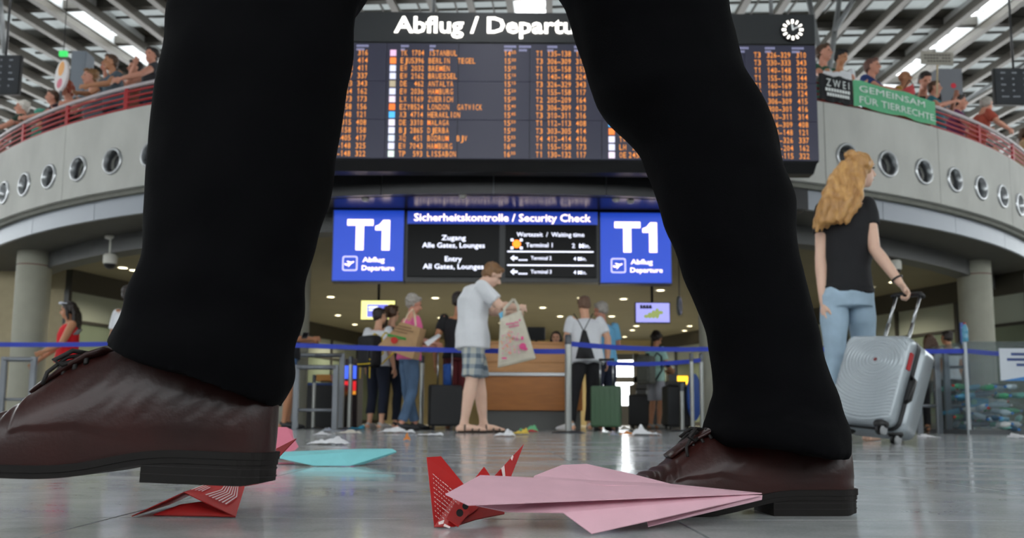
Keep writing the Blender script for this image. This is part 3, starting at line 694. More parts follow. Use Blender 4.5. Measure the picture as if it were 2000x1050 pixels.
hang_screen('information_screen', 'hanging screen with lilac leaf picture below the right T1 sign', 1275, 610, 66, 38, 12.6, mat('scr_lilac', '#8f8fd8', .5, emit=.5), ex2, 2.98, 'hanging screens under the gallery')
def ex3(s, w, h):
    bm = bmesh.new()
    for r in range(5):
        for q in range(3):
            for i in range(random.randint(1, 3)): quad(bm, -w*.36+q*w*.27+i*w*.06, h*(.36-.17*r), -w*.36+q*w*.27+i*w*.06+w*.05, h*(.40-.17*r))
    setp(build_flat('flight_list', bm, mat('scr_grey', '#6f747a', .5, emit=.12), s), kind='stuff')
M_MON = mat('monitor_dark', '#2a2d31', .35)
hang_screen('flight_monitor', 'dark flight monitor hanging above the left gallery crowd', 5, 145, 66, 80, 14.5, M_MON, ex3, 8.8, 'dark monitors above the gallery')
hang_screen('flight_monitor', 'dark flight monitor hanging above the right gallery crowd', 1985, 168, 84, 74, 14.8, M_MON, ex3, 8.9, 'dark monitors above the gallery')
# round hanging sign on the right under the ceiling, seen almost edge-on
p = atY(1327, 597, 13.); rs = empty('round_sign', p, math.radians(68), 'round grey hanging sign seen nearly edge-on beside the lilac screen', 'sign')
R90 = Matrix.Rotation(PI/2, 3, 'X'); bm = bmesh.new(); lathe(bm, [(.001, .02), (.16, .02), (.165, .0), (.165, -.02), (.001, -.02)], seg=28, M=R90); build('disc', bm, mat('round_grey', '#74797c', .4), rs)
bm = bmesh.new(); lathe(bm, [(.11, .023), (.13, .023)], seg=28, M=R90); build('ring', bm, M_HDR, rs)
bm = bmesh.new(); tube(bm, [(0, 0, .16), (0, 0, 2.98-p.z)], .01, 6); build('hanger', bm, M_BLK2, rs)
# ---- service desk
M_WOODU = mat('desk_light_wood', '#c08a55', .45, var=.12, vscale=3, stretch=(1.2, 1, 14)); M_WOODL = mat('desk_dark_wood', '#a8682c', .45, var=.12, vscale=3, stretch=(1.2, 1, 12)); M_GREYP = mat('desk_plinth', '#5b5b59', .6)
DY = 10.35; dx0, dx1 = floor_at(938, DY).x, floor_at(1138, DY).x; dz = lambda y: atY(1040, y, DY).z
desk = empty('service_desk', ((dx0+dx1)/2, DY, 0), 0, 'wooden service desk with a pale upper tier behind the man in shorts', 'counter'); dw = dx1-dx0
def dbox(nm, z0, z1, y0, m, d=.7, bv=.004):
    bm = bmesh.new(); box(bm, (0, y0+d/2, (z0+z1)/2), (dw if nm != 'plinth' else dw-.04, d, z1-z0)); bevel(bm, bv, 1); return build(nm, bm, m, desk)
dbox('plinth', 0, dz(801), .05, M_GREYP); dbox('lower_front', dz(801), dz(734), 0., M_WOODL); dbox('metal_strip', dz(734), dz(727), -.03, M_STEEL)
z0_, z1_ = dz(727), dz(671)
for i in range(3): dbox('upper_board', z0_+(z1_-z0_)*i/3+.002, z0_+(z1_-z0_)*(i+1)/3, -.015, M_WOODU, .3)
dbox('worktop', dz(727)-.01, dz(727)+.02, .28, M_WOODU, .55)
dbox('shelf_top', z1_, z1_+.025, -.03, M_WOODU, .36)
dm = empty('desk_monitor', (floor_at(1047, DY+.1).x, DY+.12, z1_+.025), math.radians(180), 'black computer monitor standing on the wooden service desk', 'monitor')
bm = bmesh.new(); box(bm, (0, 0, .12), (.24, .04, .18)); bevel(bm, .008, 1); build('housing', bm, M_BLK2, dm); bm = bmesh.new(); box(bm, (0, .022, .12), (.22, .004, .16)); build('display', bm, M_SBLK, dm)
bm = bmesh.new(); lathe(bm, [(.001, .012), (.07, .01), (.075, 0), (.001, 0)], seg=20); tube(bm, [(0, -.01, .008), (0, -.01, .06)], .015, 8); build('stand', bm, M_BLK2, dm)
# ---- belt posts and belts
M_BELT = mat('belt_blue', '#1f38ac', .6); M_POST = mat('post_steel', '#a9aba8', .3, .9)
def post(px, Y, h, rad, label, base=.17, rz=0):
    p = floor_at(px, Y); s = empty('belt_post', p, rz, label, 'barrier post', 'queue barrier posts')
    bm = bmesh.new(); lathe(bm, [(.001, .022), (base*.3, .024), (base*.85, .016), (base, .006), (base, 0), (.001, 0)], seg=28); build('base', bm, mat('post_base', '#3b3d3f', .35, .6), s, smooth=True)
    bm = bmesh.new(); lathe(bm, [(rad, .02), (rad, h-.10)], seg=18); build('pole', bm, M_POST, s, smooth=True)
    bm = bmesh.new(); lathe(bm, [(rad*1.02, h-.10), (rad*1.05, h-.015), (rad*.9, h), (.001, h)], seg=18); build('head', bm, mat('post_head', '#4a4d52', .35, .7), s, auto=40)
    return p
def belt(pts, label, w=.05):
    bm = bmesh.new(); rr = []
    n = 16
    for k in range(len(pts)-1):
        a, b = Vector(pts[k]), Vector(pts[k+1])
        for i in range(n+(k == len(pts)-2)):
            t = i/n; q = a.lerp(b, t)-Vector((0, 0, .025*4*t*(1-t))); d = (b-a).normalized(); nrm = Vector((-d.y, d.x, 0)).normalized()*.0015
            rr.append([bm.verts.new(q+v) for v in (nrm+Vector((0, 0, w/2)), nrm-Vector((0, 0, w/2)), -nrm-Vector((0, 0, w/2)), -nrm+Vector((0, 0, w/2)))])
    for A, B in zip(rr, rr[1:]):
        for q in range(4): bm.faces.new((A[q], A[(q+1) % 4], B[(q+1) % 4], B[q]))
    bm.faces.new(rr[0]); bm.faces.new(rr[-1][::-1])
    setp(build('barrier_belt', bm, M_BELT), label, 'belt', 'blue barrier belts')
P1 = post(1110, 8.0, .99, .034, 'steel belt post standing in front of the backpack man')
post(683, 10.2, .93, .03, 'steel belt post to the left of the yellow-trimmed backpack')
post(823, 10.2, .95, .03, 'steel belt post beside the black suitcase')
post(1332, 9.9, .60, .028, 'short steel post beside the boy with grey shorts')
post(612, 10.0, .68, .022, 'short thin steel post inside the grey gate frame', .12)
post(1352, 9.4, .93, .024, 'front one of the two posts close to the right trouser leg', .1); post(1371, 9.7, .95, .026, 'rear one of the two posts close to the right trouser leg', .1)
PL = atY(-160, 670, 8.6); PM = atY(1108, 686, 8.0)
belt([PL, atY(430, 666, 8.5), PM], 'long blue barrier belt crossing from the left edge to the middle post')
belt([atY(1114, 671, 8.0), atY(1400, 681, 8.8)], 'upper blue belt running right from the middle post')
belt([atY(1185, 709, 9.2), atY(1368, 703, 9.6)], 'lower blue belt in front of the boy with the backpack')
belt([atY(1500, 676, 8.9), atY(1890, 685, 8.9)], 'blue belt behind the silver suitcase')
belt([atY(1890, 685, 8.9), atY(2080, 690, 8.9)], 'blue belt seen through the clear bottle bin')
post(2080, 8.95, .93, .03, 'steel belt post beyond the clear bottle bin')
post(1494, 8.9, .93, .03, 'steel belt post behind the right trouser leg')
post(-165, 8.65, .93, .03, 'steel belt post past the column at the left edge')
# grey tubular gates
M_GATE = mat('gate_grey', '#7d8187', .35, .5); M_GATED = mat('gate_dark_infill', '#3f4244', .5)
def gate(px0, px1, Y, h, label, mids=(.45,), r=.03, posts=(0, 1)):
    a, b = floor_at(px0, Y), floor_at(px1, Y); w = b.x-a.x; g = empty('metal_gate', a, 0, label, 'gate', 'grey tubular gates')
    for t in posts:
        bm = bmesh.new(); box(bm, (w*t, 0, h/2), (r*2.2, r*1.6, h)); bevel(bm, .006, 1); build('post', bm, M_GATE, g)
    bm = bmesh.new(); tube(bm, [(0, 0, h-r), (w, 0, h-r)], r, 10); build('top_rail', bm, M_GATE, g, smooth=True)
    for mz in mids:
        bm = bmesh.new(); tube(bm, [(0, 0, h*mz), (w, 0, h*mz)], r*.6, 8); build('mid_rail', bm, M_GATE, g, smooth=True)
    return g
gate(577, 654, 9.6, .78, 'grey gate frame to the right of the dark left trouser leg', (.30,))
gate(566, 666, 10.75, 1.02, 'taller grey rail behind the gate frame near the left leg', ())
gate(1795, 1834, 9.4, .98, 'grey gate beside the silver suitcase', (.33, .80)); gate(1852, 1892, 9.4, .98, 'grey gate next to the clear bottle bin', (.33, .80))
gate(2, 60, 9.4, .84, 'grey rail in front of the left column', (.4,)); gate(1606, 1640, 9.6, .9, 'grey gate partly behind the right trouser leg', (.4,))
# ================================================================== PEOPLE
def V3(*a): return Vector(a)
SKIN = {'fair': mat('skin_fair', '#d8a588', .5, var=.05, sub=.08), 'tan': mat('skin_tan', '#b57e5c', .5, var=.05, sub=.08), 'pink': mat('skin_pink', '#c98d76', .5, var=.06, sub=.08), 'pale': mat('skin_pale', '#ddb6a0', .5, var=.05, sub=.08)}
M_EYE = mat('eye_dark', '#1d1613', .2); M_LIP = mat('lips', '#94504a', .5)
def cloth(name, c, **k): return mat(name, c, .85, var=k.pop('var', .10), vscale=k.pop('vscale', 5), bump=.12, bscale=220, **k)
def hand(bm, wrist, dirv, palm_n, curl=.35, L=.185, thumb_side=1, spread=.16):
    """palm and five fingers; dirv: wrist to knuckles, palm_n: direction the palm faces"""
    d = Vector(dirv).normalized(); n = Vector(palm_n); n = (n-d*n.dot(d)).normalized(); s = d.cross(n)*thumb_side
    k = L/.185; w = Vector(wrist)
    pc = w+d*.045*k; R = Matrix((s, d, n)).transposed()
    ball(bm, pc, (.040*k, .054*k, .017*k), R); ball(bm, w, (.026*k, .03*k, .021*k), R)
    kn = w+d*.088*k
    for i, (off, ln) in enumerate(((.030, .070), (.010, .080), (-.010, .074), (-.029, .058))):
        b = kn+s*off*k; fd = (d+s*spread*(off/.03)).normalized(); cur = curl*(1+.12*i); p = [b-fd*.02*k, b]
        ang = 0
        for q, fr in enumerate((.45, .32, .25)):
            ang += cur*(1.0 if q else .8); v = fd*math.cos(ang)+n*math.sin(ang); p.append(p[-1]+v*ln*fr*k)
        tube(bm, p, [.0088*k, .0085*k, .0080*k, .0074*k, .0055*k], 8); ball(bm, p[-1], .0065*k, sub=1)
    tb = w+d*.025*k+s*.030*k; td = (d*.75+s*.65+n*.15).normalized(); t2 = (d*.9+s*.15+n*(.2+curl*.6)).normalized()
    p = [tb-td*.015*k, tb, tb+td*.036*k, tb+td*.036*k+t2*.03*k]; tube(bm, p, [.012*k, .0125*k, .0105*k, .007*k], 8); ball(bm, p[-1], .0075*k, sub=1)
BASE = dict(pelvis=(0, 0, .95), waist=(0, .0, 1.08), chest=(0, 0, 1.28), neck=(0, -.01, 1.455), head=(0, .02, 1.615),
            shL=(-.185, -.01, 1.405), elL=(-.235, -.03, 1.12), wrL=(-.245, .05, .875), shR=(.185, -.01, 1.405), elR=(.235, -.03, 1.12), wrR=(.245, .05, .875),
            hipL=(-.09, 0, .91), knL=(-.10, .02, .50), anL=(-.105, -.03, .09), toL=(-.125, .15, .03), hipR=(.09, 0, .91), knR=(.10, .02, .50), anR=(.105, -.03, .09), toR=(.125, .15, .03))
UPPER = ('waist', 'chest', 'neck', 'head', 'shL', 'elL', 'wrL', 'shR', 'elR', 'wrR')
def person(label, loc, rz=0., H=1.72, pose=None, lean=0., side=0., twist=0., headturn=(0., 0.), skin='fair', build_=1., shirt=None, trousers=None, shorts=False, hair=None, hairstyle='short', shoes=None, sleeve=.55, group='people waiting at the security check', vox=.011, bare=False, hem=None, headk=1., hands=(.35, .35), wr=.010, skirt=False, top_cut='crew', legs_len=None, shoe_kind='shoe', collar=False, faces=True, shirt_len=0., legk=1., fit=1., hips=1.):
    k = H/1.75; J = {a: Vector(b) for a, b in BASE.items()}
    for a, b in (pose or {}).items(): J[a] = Vector(b)
    if lean or side or twist:
        M = Matrix.Rotation(-lean, 3, 'X') @ Matrix.Rotation(side, 3, 'Y') @ Matrix.Rotation(twist, 3, 'Z'); c = J['pelvis'].copy()
        skip = set(pose or {}) & {'elL', 'elR', 'wrL', 'wrR', 'head', 'neck'}
        for a in UPPER:
            if a not in skip: J[a] = c+M @ (J[a]-c)
    J = {a: v*k for a, v in J.items()}; b = build_*k
    root = empty('person', loc, rz, label, 'person', group)
    sk = SKIN[skin]; bm = bmesh.new()
    sv = (J['shR']-J['shL']).normalized()
    hv = (J['hipR']-J['hipL']).normalized()
    def torso(bm, e, z0=None):
        pel = J['pelvis']; low = pel-(J['waist']-pel).normalized()*(.05*k)
        P = [low, pel, J['waist'], J['chest'], J['chest'].lerp(J['neck'], .45), J['chest'].lerp(J['neck'], .80)]
        tube(bm, P, [((.150+e)*b, (.105+e)*b), ((.168+e)*b, (.120+e)*b), ((.145+e)*b, (.108+e)*b), ((.178+e)*b, (.122+e)*b), ((.178+e)*b, (.108+e)*b), ((.11+e)*b, (.075+e)*b)], 20, side=sv)
    def arm(bm, S, e0, r, t1=1., full=True):
        sh, el, wr_ = J['sh'+S], J['el'+S], J['wr'+S]
        if full: tube(bm, [sh, sh.lerp(el, .35), sh.lerp(el, .75), el, el.lerp(wr_, .25), el.lerp(wr_, .65), wr_], [v*b for v in (.055, .051, .044, .040, .043, .036, .027)], 12); ball(bm, sh, .058*b); ball(bm, el, .040*b)
        else: tube(bm, [sh-(el-sh)*.05, sh, sh.lerp(el, t1*.5), sh.lerp(el, t1)], [v*b for v in (.04, .060, .066, .064)], 14); ball(bm, sh, .060*b)
    def leg(bm, S):
        h, kn, an, to = J['hip'+S], J['kn'+S], J['an'+S], J['to'+S]
        tube(bm, [h+V3(0, 0, .03*k), h.lerp(kn, .3), h.lerp(kn, .75), kn, kn.lerp(an, .3), kn.lerp(an, .6), kn.lerp(an, .88), an], [v*b*legk for v in (.085, .082, .062, .054, .057, .047, .036, .038)], 14); ball(bm, kn, .055*b*legk); ball(bm, an, .04*b*legk)
        fd = (to-an); fd.z = 0; heel = an+V3(0, 0, -.05*k)-fd.normalized()*.045*k
        tube(bm, [heel, an+V3(0, 0, -.045*k)+fd*.15, an.lerp(to, .55)+V3(0, 0, -.01*k), to], [(.032*b*legk, .034*b*legk), (.038*b*legk, .038*b*legk), (.043*b*legk, .027*b*legk), (.032*b*legk, .016*b*legk)], 12, side=fd.normalized().cross(V3(0, 0, 1))); ball(bm, heel, .033*b*legk); ball(bm, to, (.032*b*legk, .032*b*legk, .016*b*legk))
    torso(bm, 0)
    for S in 'LR':
        arm(bm, S, 0, 0); leg(bm, S)
        dv = J['wr'+S]-J['el'+S]; inw = -sv if S == 'R' else sv
        fwd = V3(0, 1, 0)
        hand(bm, J['wr'+S]+dv.normalized()*.01*k, dv, inw+fwd*.2 if hands[0 if S == 'L' else 1] >= 0 else fwd, abs(hands[0 if S == 'L' else 1]), .18*k, 1 if S == 'L' else -1)
    # head
    hc = J['head']; yaw, pit_ = headturn; bdir = (J['head']-J['neck']).normalized()
    HR = Matrix.Rotation(yaw, 3, 'Z') @ Matrix.Rotation(pit_, 3, 'X'); hk = k*headk
    def hp(x, y, z): return hc+HR @ (V3(x, y, z)*hk)
    tube(bm, [J['chest'].lerp(J['neck'], .7), J['neck'], J['neck'].lerp(hc, .55), hc+HR @ V3(0, -.01, -.03)*hk], [.062*b, .055*b, .052*b, .055*b], 14)
    ball(bm, hp(0, -.012, .035), (.075*hk, .093*hk, .085*hk), HR, 3); ball(bm, hp(0, .022, -.045), (.058*hk, .066*hk, .070*hk), HR, 3); ball(bm, hp(0, .052, -.092), (.028*hk, .024*hk, .020*hk), HR)
    tube(bm, [hp(0, .080, .018), hp(0, .100, -.012), hp(0, .108, -.030)], [.009*hk, .012*hk, .015*hk], 10); ball(bm, hp(0, .100, -.032), (.017*hk, .012*hk, .010*hk), HR)
    for s in (-1, 1): ball(bm, hp(s*.074, -.008, -.005), (.010*hk, .018*hk, .030*hk), HR); ball(bm, hp(s*.030, .076, .033), (.022*hk, .010*hk, .007*hk), HR)
    ball(bm, hp(0, .078, -.062), (.024*hk, .010*hk, .009*hk), HR)
    link('body', remeshed(bm, (min(vox, .0085) if vox > .009 else .0055) if vox < .012 else vox*.85, 3), sk, root)
    if faces:
        for s in (-1, 1):
            e = bmesh.new(); ball(e, hp(s*.030, .080, .012), (.012*hk, .007*hk, .006*hk), HR); build('eye', e, M_EYE, root, smooth=True)
        e = bmesh.new(); ball(e, hp(0, .084, -.062), (.023*hk, .007*hk, .006*hk), HR); build('mouth', e, M_LIP, root, smooth=True)
    # hair
    if hair is not None and hairstyle != 'bald':
        e = bmesh.new()
        if hairstyle == 'fringe':
            for t in range(9): a = PI*(.15+.7*t/8)+PI; ball(e, hp(.078*math.cos(a), -.01+.085*math.sin(a), -.01), .022*hk)
        else:
            ball(e, hp(0, -.022, .052), (.084*hk, .094*hk, .080*hk), HR, 3); ball(e, hp(0, -.055, .005), (.078*hk, .055*hk, .075*hk), HR)
            for s in (-1, 1): ball(e, hp(s*.068, -.028, .0), (.018*hk, .035*hk, .045*hk), HR)
            ball(e, hp(0, .052, .098), (.055*hk, .03*hk, .022*hk), HR)
        if hairstyle == 'full':
            for t in range(16): a = 2*PI*t/16; ball(e, hp(.080*math.cos(a), -.03+.080*math.sin(a)*.9, .035+.015*math.sin(3*a)), .030*hk) if math.sin(a) < .35 else None
            ball(e, hp(0, -.04, .085), (.085*hk, .085*hk, .06*hk), HR)
        if hairstyle == 'bob':
            for s in (-1, 1): tube(e, [hp(s*.075, -.01, .05), hp(s*.088, -.02, -.02), hp(s*.085, -.02, -.09)], [.03*hk, .034*hk, .022*hk], 10)
            tube(e, [hp(0, -.09, .05), hp(0, -.10, -.03), hp(0, -.085, -.10)], [(.08*hk, .03*hk), (.085*hk, .035*hk), (.075*hk, .025*hk)], 14, side=sv)
        if hairstyle == 'long':
            for q in range(9):
                x = (q-4)*.022; tube(e, [hp(x*.8, -.085, .05), hp(x*1.05, -.115, -.06), hp(x*1.2, -.11, -.16), hp(x*1.3+.012*math.sin(q*2.2), -.085-.02*math.cos(q), -.27), hp(x*1.2, -.08, -.34)], [.022*hk, .027*hk, .026*hk, .022*hk, .009*hk], 8)
            for s in (-1, 1): tube(e, [hp(s*.07, .0, .06), hp(s*.086, -.02, -.03), hp(s*.09, -.03, -.14)], [.02*hk, .026*hk, .014*hk], 8)
        if hairstyle == 'ponytail':
            ball(e, hp(0, -.125, .065), .038*hk)
            for q in range(5): x = (q-2)*.018; tube(e, [hp(x*.5, -.13, .06), hp(x, -.165, -.01), hp(x*1.3, -.165, -.12), hp(x*.6, -.14, -.22)], [.018*hk, .024*hk, .02*hk, .006*hk], 8)
        link('hair', remeshed(e, min(.009, vox), 1, .008*hk, 55), hair, root)
    # clothes
    if shirt is not None:
        e = bmesh.new()
        pel = J['pelvis']; dn = (J['waist']-pel).normalized()
        P = [pel-dn*(.06+shirt_len)*k, pel, J['waist'], J['chest'], J['chest'].lerp(J['neck'], .45), J['chest'].lerp(J['neck'], .78 if top_cut == 'crew' else .55)]
        tube(e, P, [(.200*b*fit, .154*b*fit), (.196*b*fit, .150*b*fit), (.170*b*fit, .134*b*fit), (.190*b, .136*b), (.186*b, .118*b), (.105*b, .078*b)], 24, side=sv)
        if sleeve > 0:
            for S in 'LR':
                sh, el, wr_ = J['sh'+S], J['el'+S], J['wr'+S]
                if sleeve <= 1: arm(e, S, 0, 0, sleeve, False)
                else: arm(e, S, 0, 0, 1., False); tube(e, [sh.lerp(el, .9), el, el.lerp(wr_, sleeve-1)], [.060*b, .058*b, .048*b], 12); ball(e, el, .06*b)
        if collar: tube(e, [J['neck']+V3(0, -.008, -.035)*k, J['neck']+bdir*.035*k], [.068*b, .064*b], 16)
        link('shirt', remeshed(e, vox, 2, wr*k, 11., loc[0]*3), shirt, root)
    if trousers is not None:
        e = bmesh.new(); pel = J['pelvis']
        tube(e, [pel+V3(0, 0, .07*k), pel, pel+V3(0, 0, -.08*k)], [(.160*b*fit, .118*b*fit), (.178*b*hips, .132*b*hips), (.172*b*hips, .128*b*hips)], 22, side=hv)
        for S in 'LR':
            h, kn, an = J['hip'+S], J['kn'+S], J['an'+S]; f = 1.
            if shorts: tube(e, [h+V3(0, 0, .05*k), h.lerp(kn, .3), h.lerp(kn, .8), h.lerp(kn, legs_len or 1.0)], [v*b for v in (.096, .100, .096, .096)], 18)
            else:
                end = kn.lerp(an, legs_len if legs_len else .93); tube(e, [h+V3(0, 0, .04*k), h.lerp(kn, .3), h.lerp(kn, .75), kn, kn.lerp(an, .35), kn.lerp(an, .7), end], [v*b for v in (.094, .096, .078, .070, .068, .062, .064)], 18); ball(e, kn, .068*b)
        link('shorts' if shorts else 'trousers', remeshed(e, vox, 2, wr*k, 10., loc[1]*2), trousers, root)
    if shoes is not None:
        for S in 'LR':
            an, to = J['an'+S], J['to'+S]; fd = to-an; fd.z = 0; fn = fd.normalized(); z = an.z-.088*k
            heel = V3(an.x, an.y, z)-fn*.055*k; tip = V3(to.x, to.y, max(z, to.z-.032*k))+fn*.03*k
            if shoe_kind == 'sandal':
                e = bmesh.new(); tube(e, [heel+V3(0, 0, .012*k), heel.lerp(tip, .5)+V3(0, 0, .012*k), tip+V3(0, 0, .012*k)], [(.036*b, .013*k), (.044*b, .013*k), (.036*b, .013*k)], 14, side=fn.cross(V3(0, 0, 1))); so = build('sandal', e, shoes, root, smooth=True)
                for t, hh in ((.25, .095), (.52, .062), (.75, .048)):
                    e = bmesh.new(); c = heel.lerp(tip, t); sd = fn.cross(V3(0, 0, 1)); tube(e, [c+sd*(.048*b*math.cos(a))+V3(0, 0, hh*k*math.sin(a)) for a in [PI*i/10 for i in range(11)]], .008*k, 6); build('strap', e, shoes, so)
            else:
                e = bmesh.new(); sd = fn.cross(V3(0, 0, 1)); L = (tip-heel).length
                tube(e, [heel+V3(0, 0, .05*k), heel+fn*.04*k+V3(0, 0, .052*k), heel.lerp(tip, .45)+V3(0, 0, .045*k), heel.lerp(tip, .72)+V3(0, 0, .034*k), tip-fn*.02*k+V3(0, 0, .028*k)], [(.026*b, .045*k), (.040*b, .05*k), (.045*b, .042*k), (.047*b, .030*k), (.030*b, .022*k)], 14, side=sd)
                ball(e, tip-fn*.025*k+V3(0, 0, .026*k), (.033*b, .033*b, .022*k))
                so = link('shoe', remeshed(e, .007, 2), shoes, root)
                e = bmesh.new(); tube(e, [heel+V3(0, 0, .009*k), heel.lerp(tip, .25)+V3(0, 0, .009*k), heel.lerp(tip, .68)+V3(0, 0, .009*k), tip-fn*.015*k+V3(0, 0, .012*k)], [(.030*b, .011*k), (.042*b, .011*k), (.049*b, .011*k), (.028*b, .010*k)], 16, side=sd); build('sole', e, mat('pale_sole', '#bdbab4', .6) if shoe_kind == 'sneaker' else M_BLK2, so, smooth=True)
    root['k'] = k
    return root, J, (lambda v, r=root: Matrix.Rotation(r.rotation_euler.z, 3, 'Z') @ Vector(v)+Vector(r.location)), hp
def finish(root):
    if 'k' in root: del root['k']
H_DARK = mat('hair_dark', '#241a16', .5, var=.2, vscale=40); H_BROWN = mat('hair_brown', '#4b3322', .5, var=.2, vscale=40); H_GREY = mat('hair_grey', '#a09a92', .6, var=.15, vscale=40); H_SHORT = mat('hair_cropped', '#6a4f3e', .6, var=.15, vscale=40); H_RED = mat('hair_red', '#8a3a20', .5, var=.2, vscale=40); H_WHITE = mat('hair_white', '#d2cdc4', .6); H_LTBR = mat('hair_light_brown', '#7d5a38', .5, var=.2, vscale=40)
WHITE_T = cloth('white_cotton', '#d9dbdf', var=.04); BLACK_C = cloth('black_cotton', '#16161a'); NAVY_J = cloth('navy_denim', '#161d30'); JEANS = mat('blue_jeans', '#4d6582', .85, var=.22, vscale=6, bump=.1, bscale=200); PINK_T = cloth('pink_cotton', '#e2689a'); POLO_B = cloth('sky_blue_polo', '#6fb0d6'); MINT = cloth('mint_cotton', '#a9cfc4'); GREY_S = cloth('grey_shorts', '#9a9ba2'); RED_T = cloth('red_top', '#d11420'); MAROON = cloth('maroon_shorts', '#5c1d20')
SNK = mat('sneaker_white', '#dcdcdc', .6); SHOE_D = mat('shoe_dark', '#26262a', .5)
def plaid():
    m = bpy.data.materials.new('plaid_cotton'); m.use_nodes = True; nt = m.node_tree; b = nt.nodes['Principled BSDF']; b.inputs['Roughness'].default_value = .85
    tc = nt.nodes.new('ShaderNodeTexCoord'); sx = nt.nodes.new('ShaderNodeSeparateXYZ'); nt.links.new(tc.outputs['Object'], sx.inputs[0])
    def stripes(o, f, thr):
        a = nt.nodes.new('ShaderNodeMath'); a.operation = 'MULTIPLY'; a.inputs[1].default_value = f; nt.links.new(o, a.inputs[0])
        s = nt.nodes.new('ShaderNodeMath'); s.operation = 'SINE'; nt.links.new(a.outputs[0], s.inputs[0])
        g = nt.nodes.new('ShaderNodeMath'); g.operation = 'GREATER_THAN'; g.inputs[1].default_value = thr; nt.links.new(s.outputs[0], g.inputs[0]); return g.outputs[0]
    ad = nt.nodes.new('ShaderNodeMath'); ad.operation = 'ADD'; nt.links.new(sx.outputs[0], ad.inputs[0]); nt.links.new(sx.outputs[1], ad.inputs[1])
    h = stripes(sx.outputs[2], 62, .25); v = stripes(ad.outputs[0], 62, .25)
    sm = nt.nodes.new('ShaderNodeMath'); sm.operation = 'ADD'; nt.links.new(h, sm.inputs[0]); nt.links.new(v, sm.inputs[1])
    hf = nt.nodes.new('ShaderNodeMath'); hf.operation = 'MULTIPLY'; hf.inputs[1].default_value = .5; nt.links.new(sm.outputs[0], hf.inputs[0])
    r = nt.nodes.new('ShaderNodeValToRGB'); r.color_ramp.elements[0].color = lin('#b4b5ad'); r.color_ramp.elements[1].color = lin('#5c6a78'); e = r.color_ramp.elements.new(.5); e.color = lin('#8b959b')
    nt.links.new(hf.outputs[0], r.inputs[0]); nt.links.new(r.outputs[0], b.inputs['Base Color']); return m
M_PLAID = plaid()
PEOPLE = []
def add(*a, **k):
    r = person(*a, **k); PEOPLE.append(r[0]); return r
# 1 man in white shirt and plaid shorts, bent over a tote bag; faces right
MAN = add('balding man in white shirt and plaid shorts bending over a cloth tote bag', floor_at(921, 7.75), math.radians(-78), 1.76,
    pose=dict(neck=(0, .085, 1.44), head=(0, .19, 1.545), shL=(-.19, .055, 1.40), shR=(.19, .05, 1.395), elL=(-.23, .24, 1.215), wrL=(-.12, .42, 1.20), elR=(.235, .23, 1.21), wrR=(.12, .43, 1.22), anR=(.115, -.09, .09), toR=(.16, .09, .03), anL=(-.115, .14, .09), toL=(-.14, .33, .03), knR=(.115, -.02, .5), knL=(-.11, .09, .5)),
    headturn=(0, -.55), skin='pale', build_=1.12, shirt=WHITE_T, trousers=M_PLAID, shorts=True, legs_len=.93, hair=H_LTBR, hairstyle='short', shoes=mat('sandal_brown', '#3c2e26', .6), shoe_kind='sandal', sleeve=.75, collar=True, hands=(.5, .5), shirt_len=.08, wr=.016)
# 2 man behind him: black shirt, maroon shorts, blue bag
add('man in black shirt and dark red shorts standing behind the plaid shorts', floor_at(893, 10.0), math.radians(-10), 1.76, skin='tan', shirt=BLACK_C, trousers=MAROON, shorts=True, hair=H_DARK, shoes=SNK, shoe_kind='sneaker', pose=dict(wrL=(-.30, .02, .86), elL=(-.27, -.05, 1.12)))
# 3 grey-haired woman in pink with tote, jeans
add('grey-haired woman in pink top and blue jeans reading a sheet of paper', floor_at(797, 9.5), math.radians(-62), 1.64, lean=.05, skin='pink', shirt=PINK_T, trousers=JEANS, hair=H_GREY, hairstyle='full', shoes=SHOE_D, sleeve=.6, headturn=(-.1, -.25), pose=dict(elR=(.24, .05, 1.13), wrR=(.15, .30, 1.10), elL=(-.24, .02, 1.13), wrL=(-.12, .27, 1.08), anL=(-.12, .14, .09), toL=(-.14, .33, .03), anR=(.10, -.12, .09), toR=(.13, .06, .03)))
# 4 two women with the yellow-trimmed backpack
add('dark-haired woman in white top and navy cropped jeans wearing a black backpack', floor_at(736, 10.5), math.radians(-28), 1.62, skin='fair', shirt=WHITE_T, trousers=NAVY_J, legs_len=.62, hair=H_DARK, hairstyle='short', shoes=mat('sneaker_grey_red', '#b9b3b0', .6), shoe_kind='sneaker', sleeve=.6, headturn=(-.4, 0))
add('brown-haired woman in black jacket and dark jeans beside the pink top', floor_at(762, 10.9), math.radians(-20), 1.72, skin='fair', shirt=cloth('black_jacket', '#1b1a20'), trousers=NAVY_J, hair=H_BROWN, hairstyle='ponytail', shoes=SHOE_D, sleeve=1.9, headturn=(-.3, 0))
# 5 young man with drawstring bag
GUY = add('short-haired young man in white T-shirt and black trousers with drawstring bag', floor_at(1147, 10.05), math.radians(8), 1.76, lean=.22, skin='fair', shirt=WHITE_T, trousers=BLACK_C, hair=H_SHORT, hairstyle='short', shoes=SNK, shoe_kind='sneaker', sleeve=.75, headturn=(.2, -.35), build_=1.1, shirt_len=.06,
    pose=dict(anL=(-.24, -.10, .09), toL=(-.36, .04, .03), knL=(-.17, .0, .5), anR=(.04, .02, .09), toR=(.08, .2, .03), knR=(.08, .06, .5), elL=(-.24, .10, 1.18), wrL=(-.17, .30, 1.10), elR=(.27, .0, 1.17), wrR=(.28, .06, .90)))
